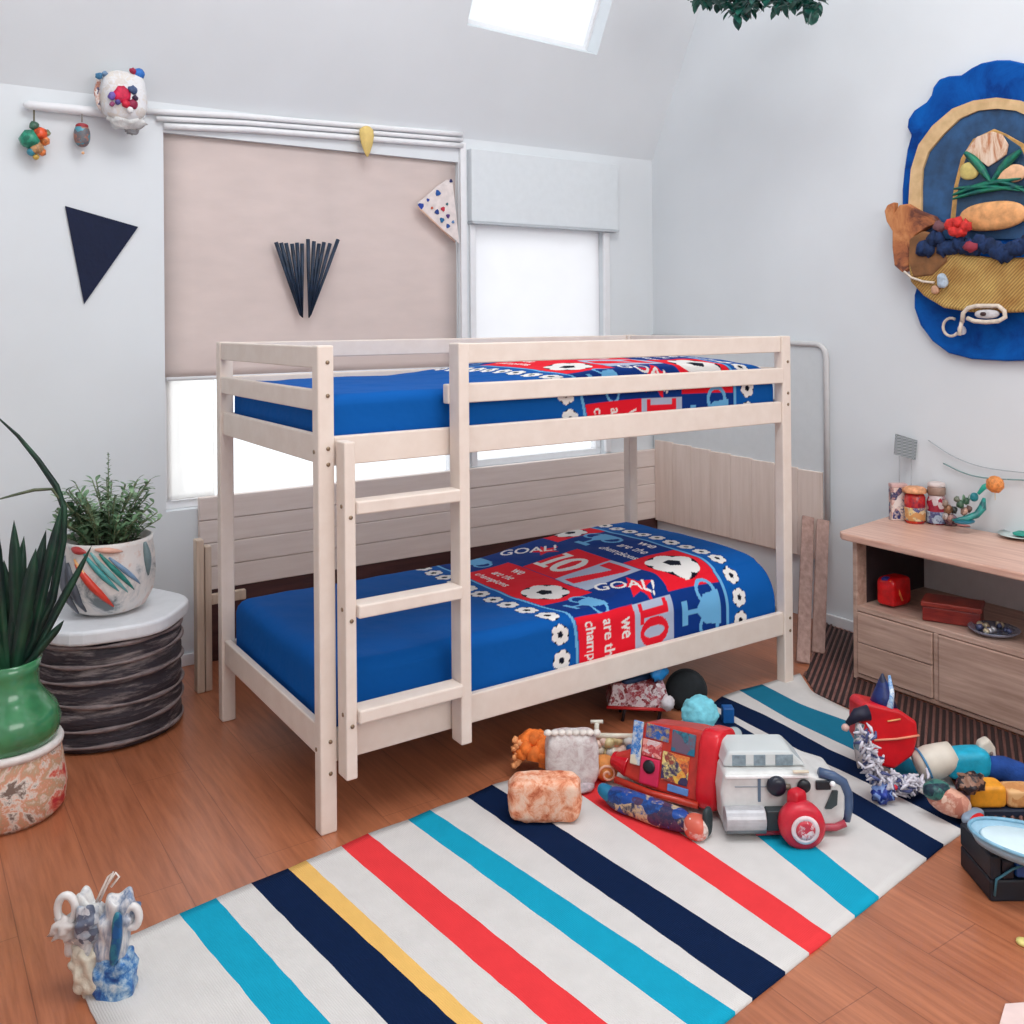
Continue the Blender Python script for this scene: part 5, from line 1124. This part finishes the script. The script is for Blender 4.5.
# bits at the bottom right edge
M, k = frame(1023, 944, 0)
tag(build('yellow_speck', G().lathe([(.012, 0), (.015, .003), (.014, .008), (.006, .011)], 24, M.translation), plain((226, 214, 130), .4, .2)), 'tiny pale yellow button on the floor at the right edge', 'speck')  # tiny raised pale yellow speck
M, k = frame(1040, 1040, 0)
tag(build('pink_paper', G().prism([M @ Vector(p) for p in ((-.09, -.02, .001), (-.06, .04, .001), (-.02, .095, .001), (.04, .10, .001), (.05, -.04, .001))], (0, 0, .004)), plain((232, 206, 200), .6, .05), bevel=.001), 'pale pink paper sheet on the floor in the bottom right corner', 'paper')
# ------------------------------------------------------------------ crumpled plastic toy front left
M, k = frame(102, 996, RZ0)
def mv(px, py, y=.0): return M @ Vector(((px-102)*k, y, (996-py)*k))
pt = thing('plastic_bag_toy', M.translation, 'crumpled white and blue plastic bag toy on the left corner of the rug', 'toy bag')
rbm = M.to_3x3().to_4x4()
build('white_side', G().rbox(M @ Vector((-20*k, .03, 56*k)), (19*k, .025, 32*k), 2.4, 20, .6, 34, (M.to_3x3() @ RY(.12).to_3x3()).to_4x4(), 3), paint([(160, 164, 172), (212, 210, 208), (230, 228, 224)], 22, .3, .4, .5), pt)
build('grey_patch', G().rbox(mv(88, 925, -.0), (.024, .018, .040), 2.4, 18, .45, 50, seed=2), patch([(120, 132, 150), (160, 168, 180), (200, 200, 204), (92, 100, 120)], 50, .3, .3), pt)
build('striped_side', G().rbox(mv(113, 936, .02), (.036, .026, .078), 3, 20, .32, 40, (M.to_3x3() @ RY(.22).to_3x3()).to_4x4()), paint([(70, 100, 140), (160, 168, 184), (214, 212, 212), (228, 226, 224)], 24, .3, .3, .3, (1.4, 1.4, .35)), pt)
build('blue_band', G().rbox(mv(119, 935, -.012), (.011, .008, .055), 3, 10, .25, 30, (M.to_3x3() @ RY(.1).to_3x3()).to_4x4()), patch([(20, 90, 150), (14, 80, 130), (40, 120, 140)], 40, .3), pt)
build('blue_foot', G().rbox(mv(113, 981, .015), (.042, .03, .052), 4, 18, .22, 44, (M.to_3x3() @ RY(-.1).to_3x3()).to_4x4()), paint([(20, 70, 140), (60, 120, 180), (150, 180, 206), (206, 214, 220)], 34, .3, .3, .3), pt)
build('cream_puff', G().rbox(mv(86, 974, .02), (.036, .03, .060), 2.4, 20, .45, 50, (M.to_3x3() @ RY(-.25).to_3x3()).to_4x4(), 5), plain((214, 206, 188), .6, .12, 50, .5), pt)
for cx_, cy_, rr_ in ((65, 912, 12), (131, 920, 9)):
    g = G().tube([mv(cx_+rr_*.75*math.cos(a), cy_+rr_*math.sin(a)*1.15, .01) for a in [2*math.pi*i/20 for i in range(20)]], .0085, 8, closed=True); build('curled_handle', g, plain((222, 218, 216), .35, .1), pt)
g = G()
for P in (((95, 905), (101, 892), (107, 880), (112, 875), (108, 884), (100, 898)), ((98, 905), (106, 888), (115, 876), (118, 880), (110, 890)), ((60, 926), (66, 938), (72, 946)), ((56, 934), (64, 936), (74, 944))):
    build('clear_straw', G().tube([mv(x, y, .01) for x, y in P], .0026, 6), plain((236, 226, 218), .2, .1), pt)
build('torn_edge', G().blob(mv(66, 930, .01), (.03, .02, .024), 3, .7, 4, 9), plain((214, 206, 202), .4, .1), pt)
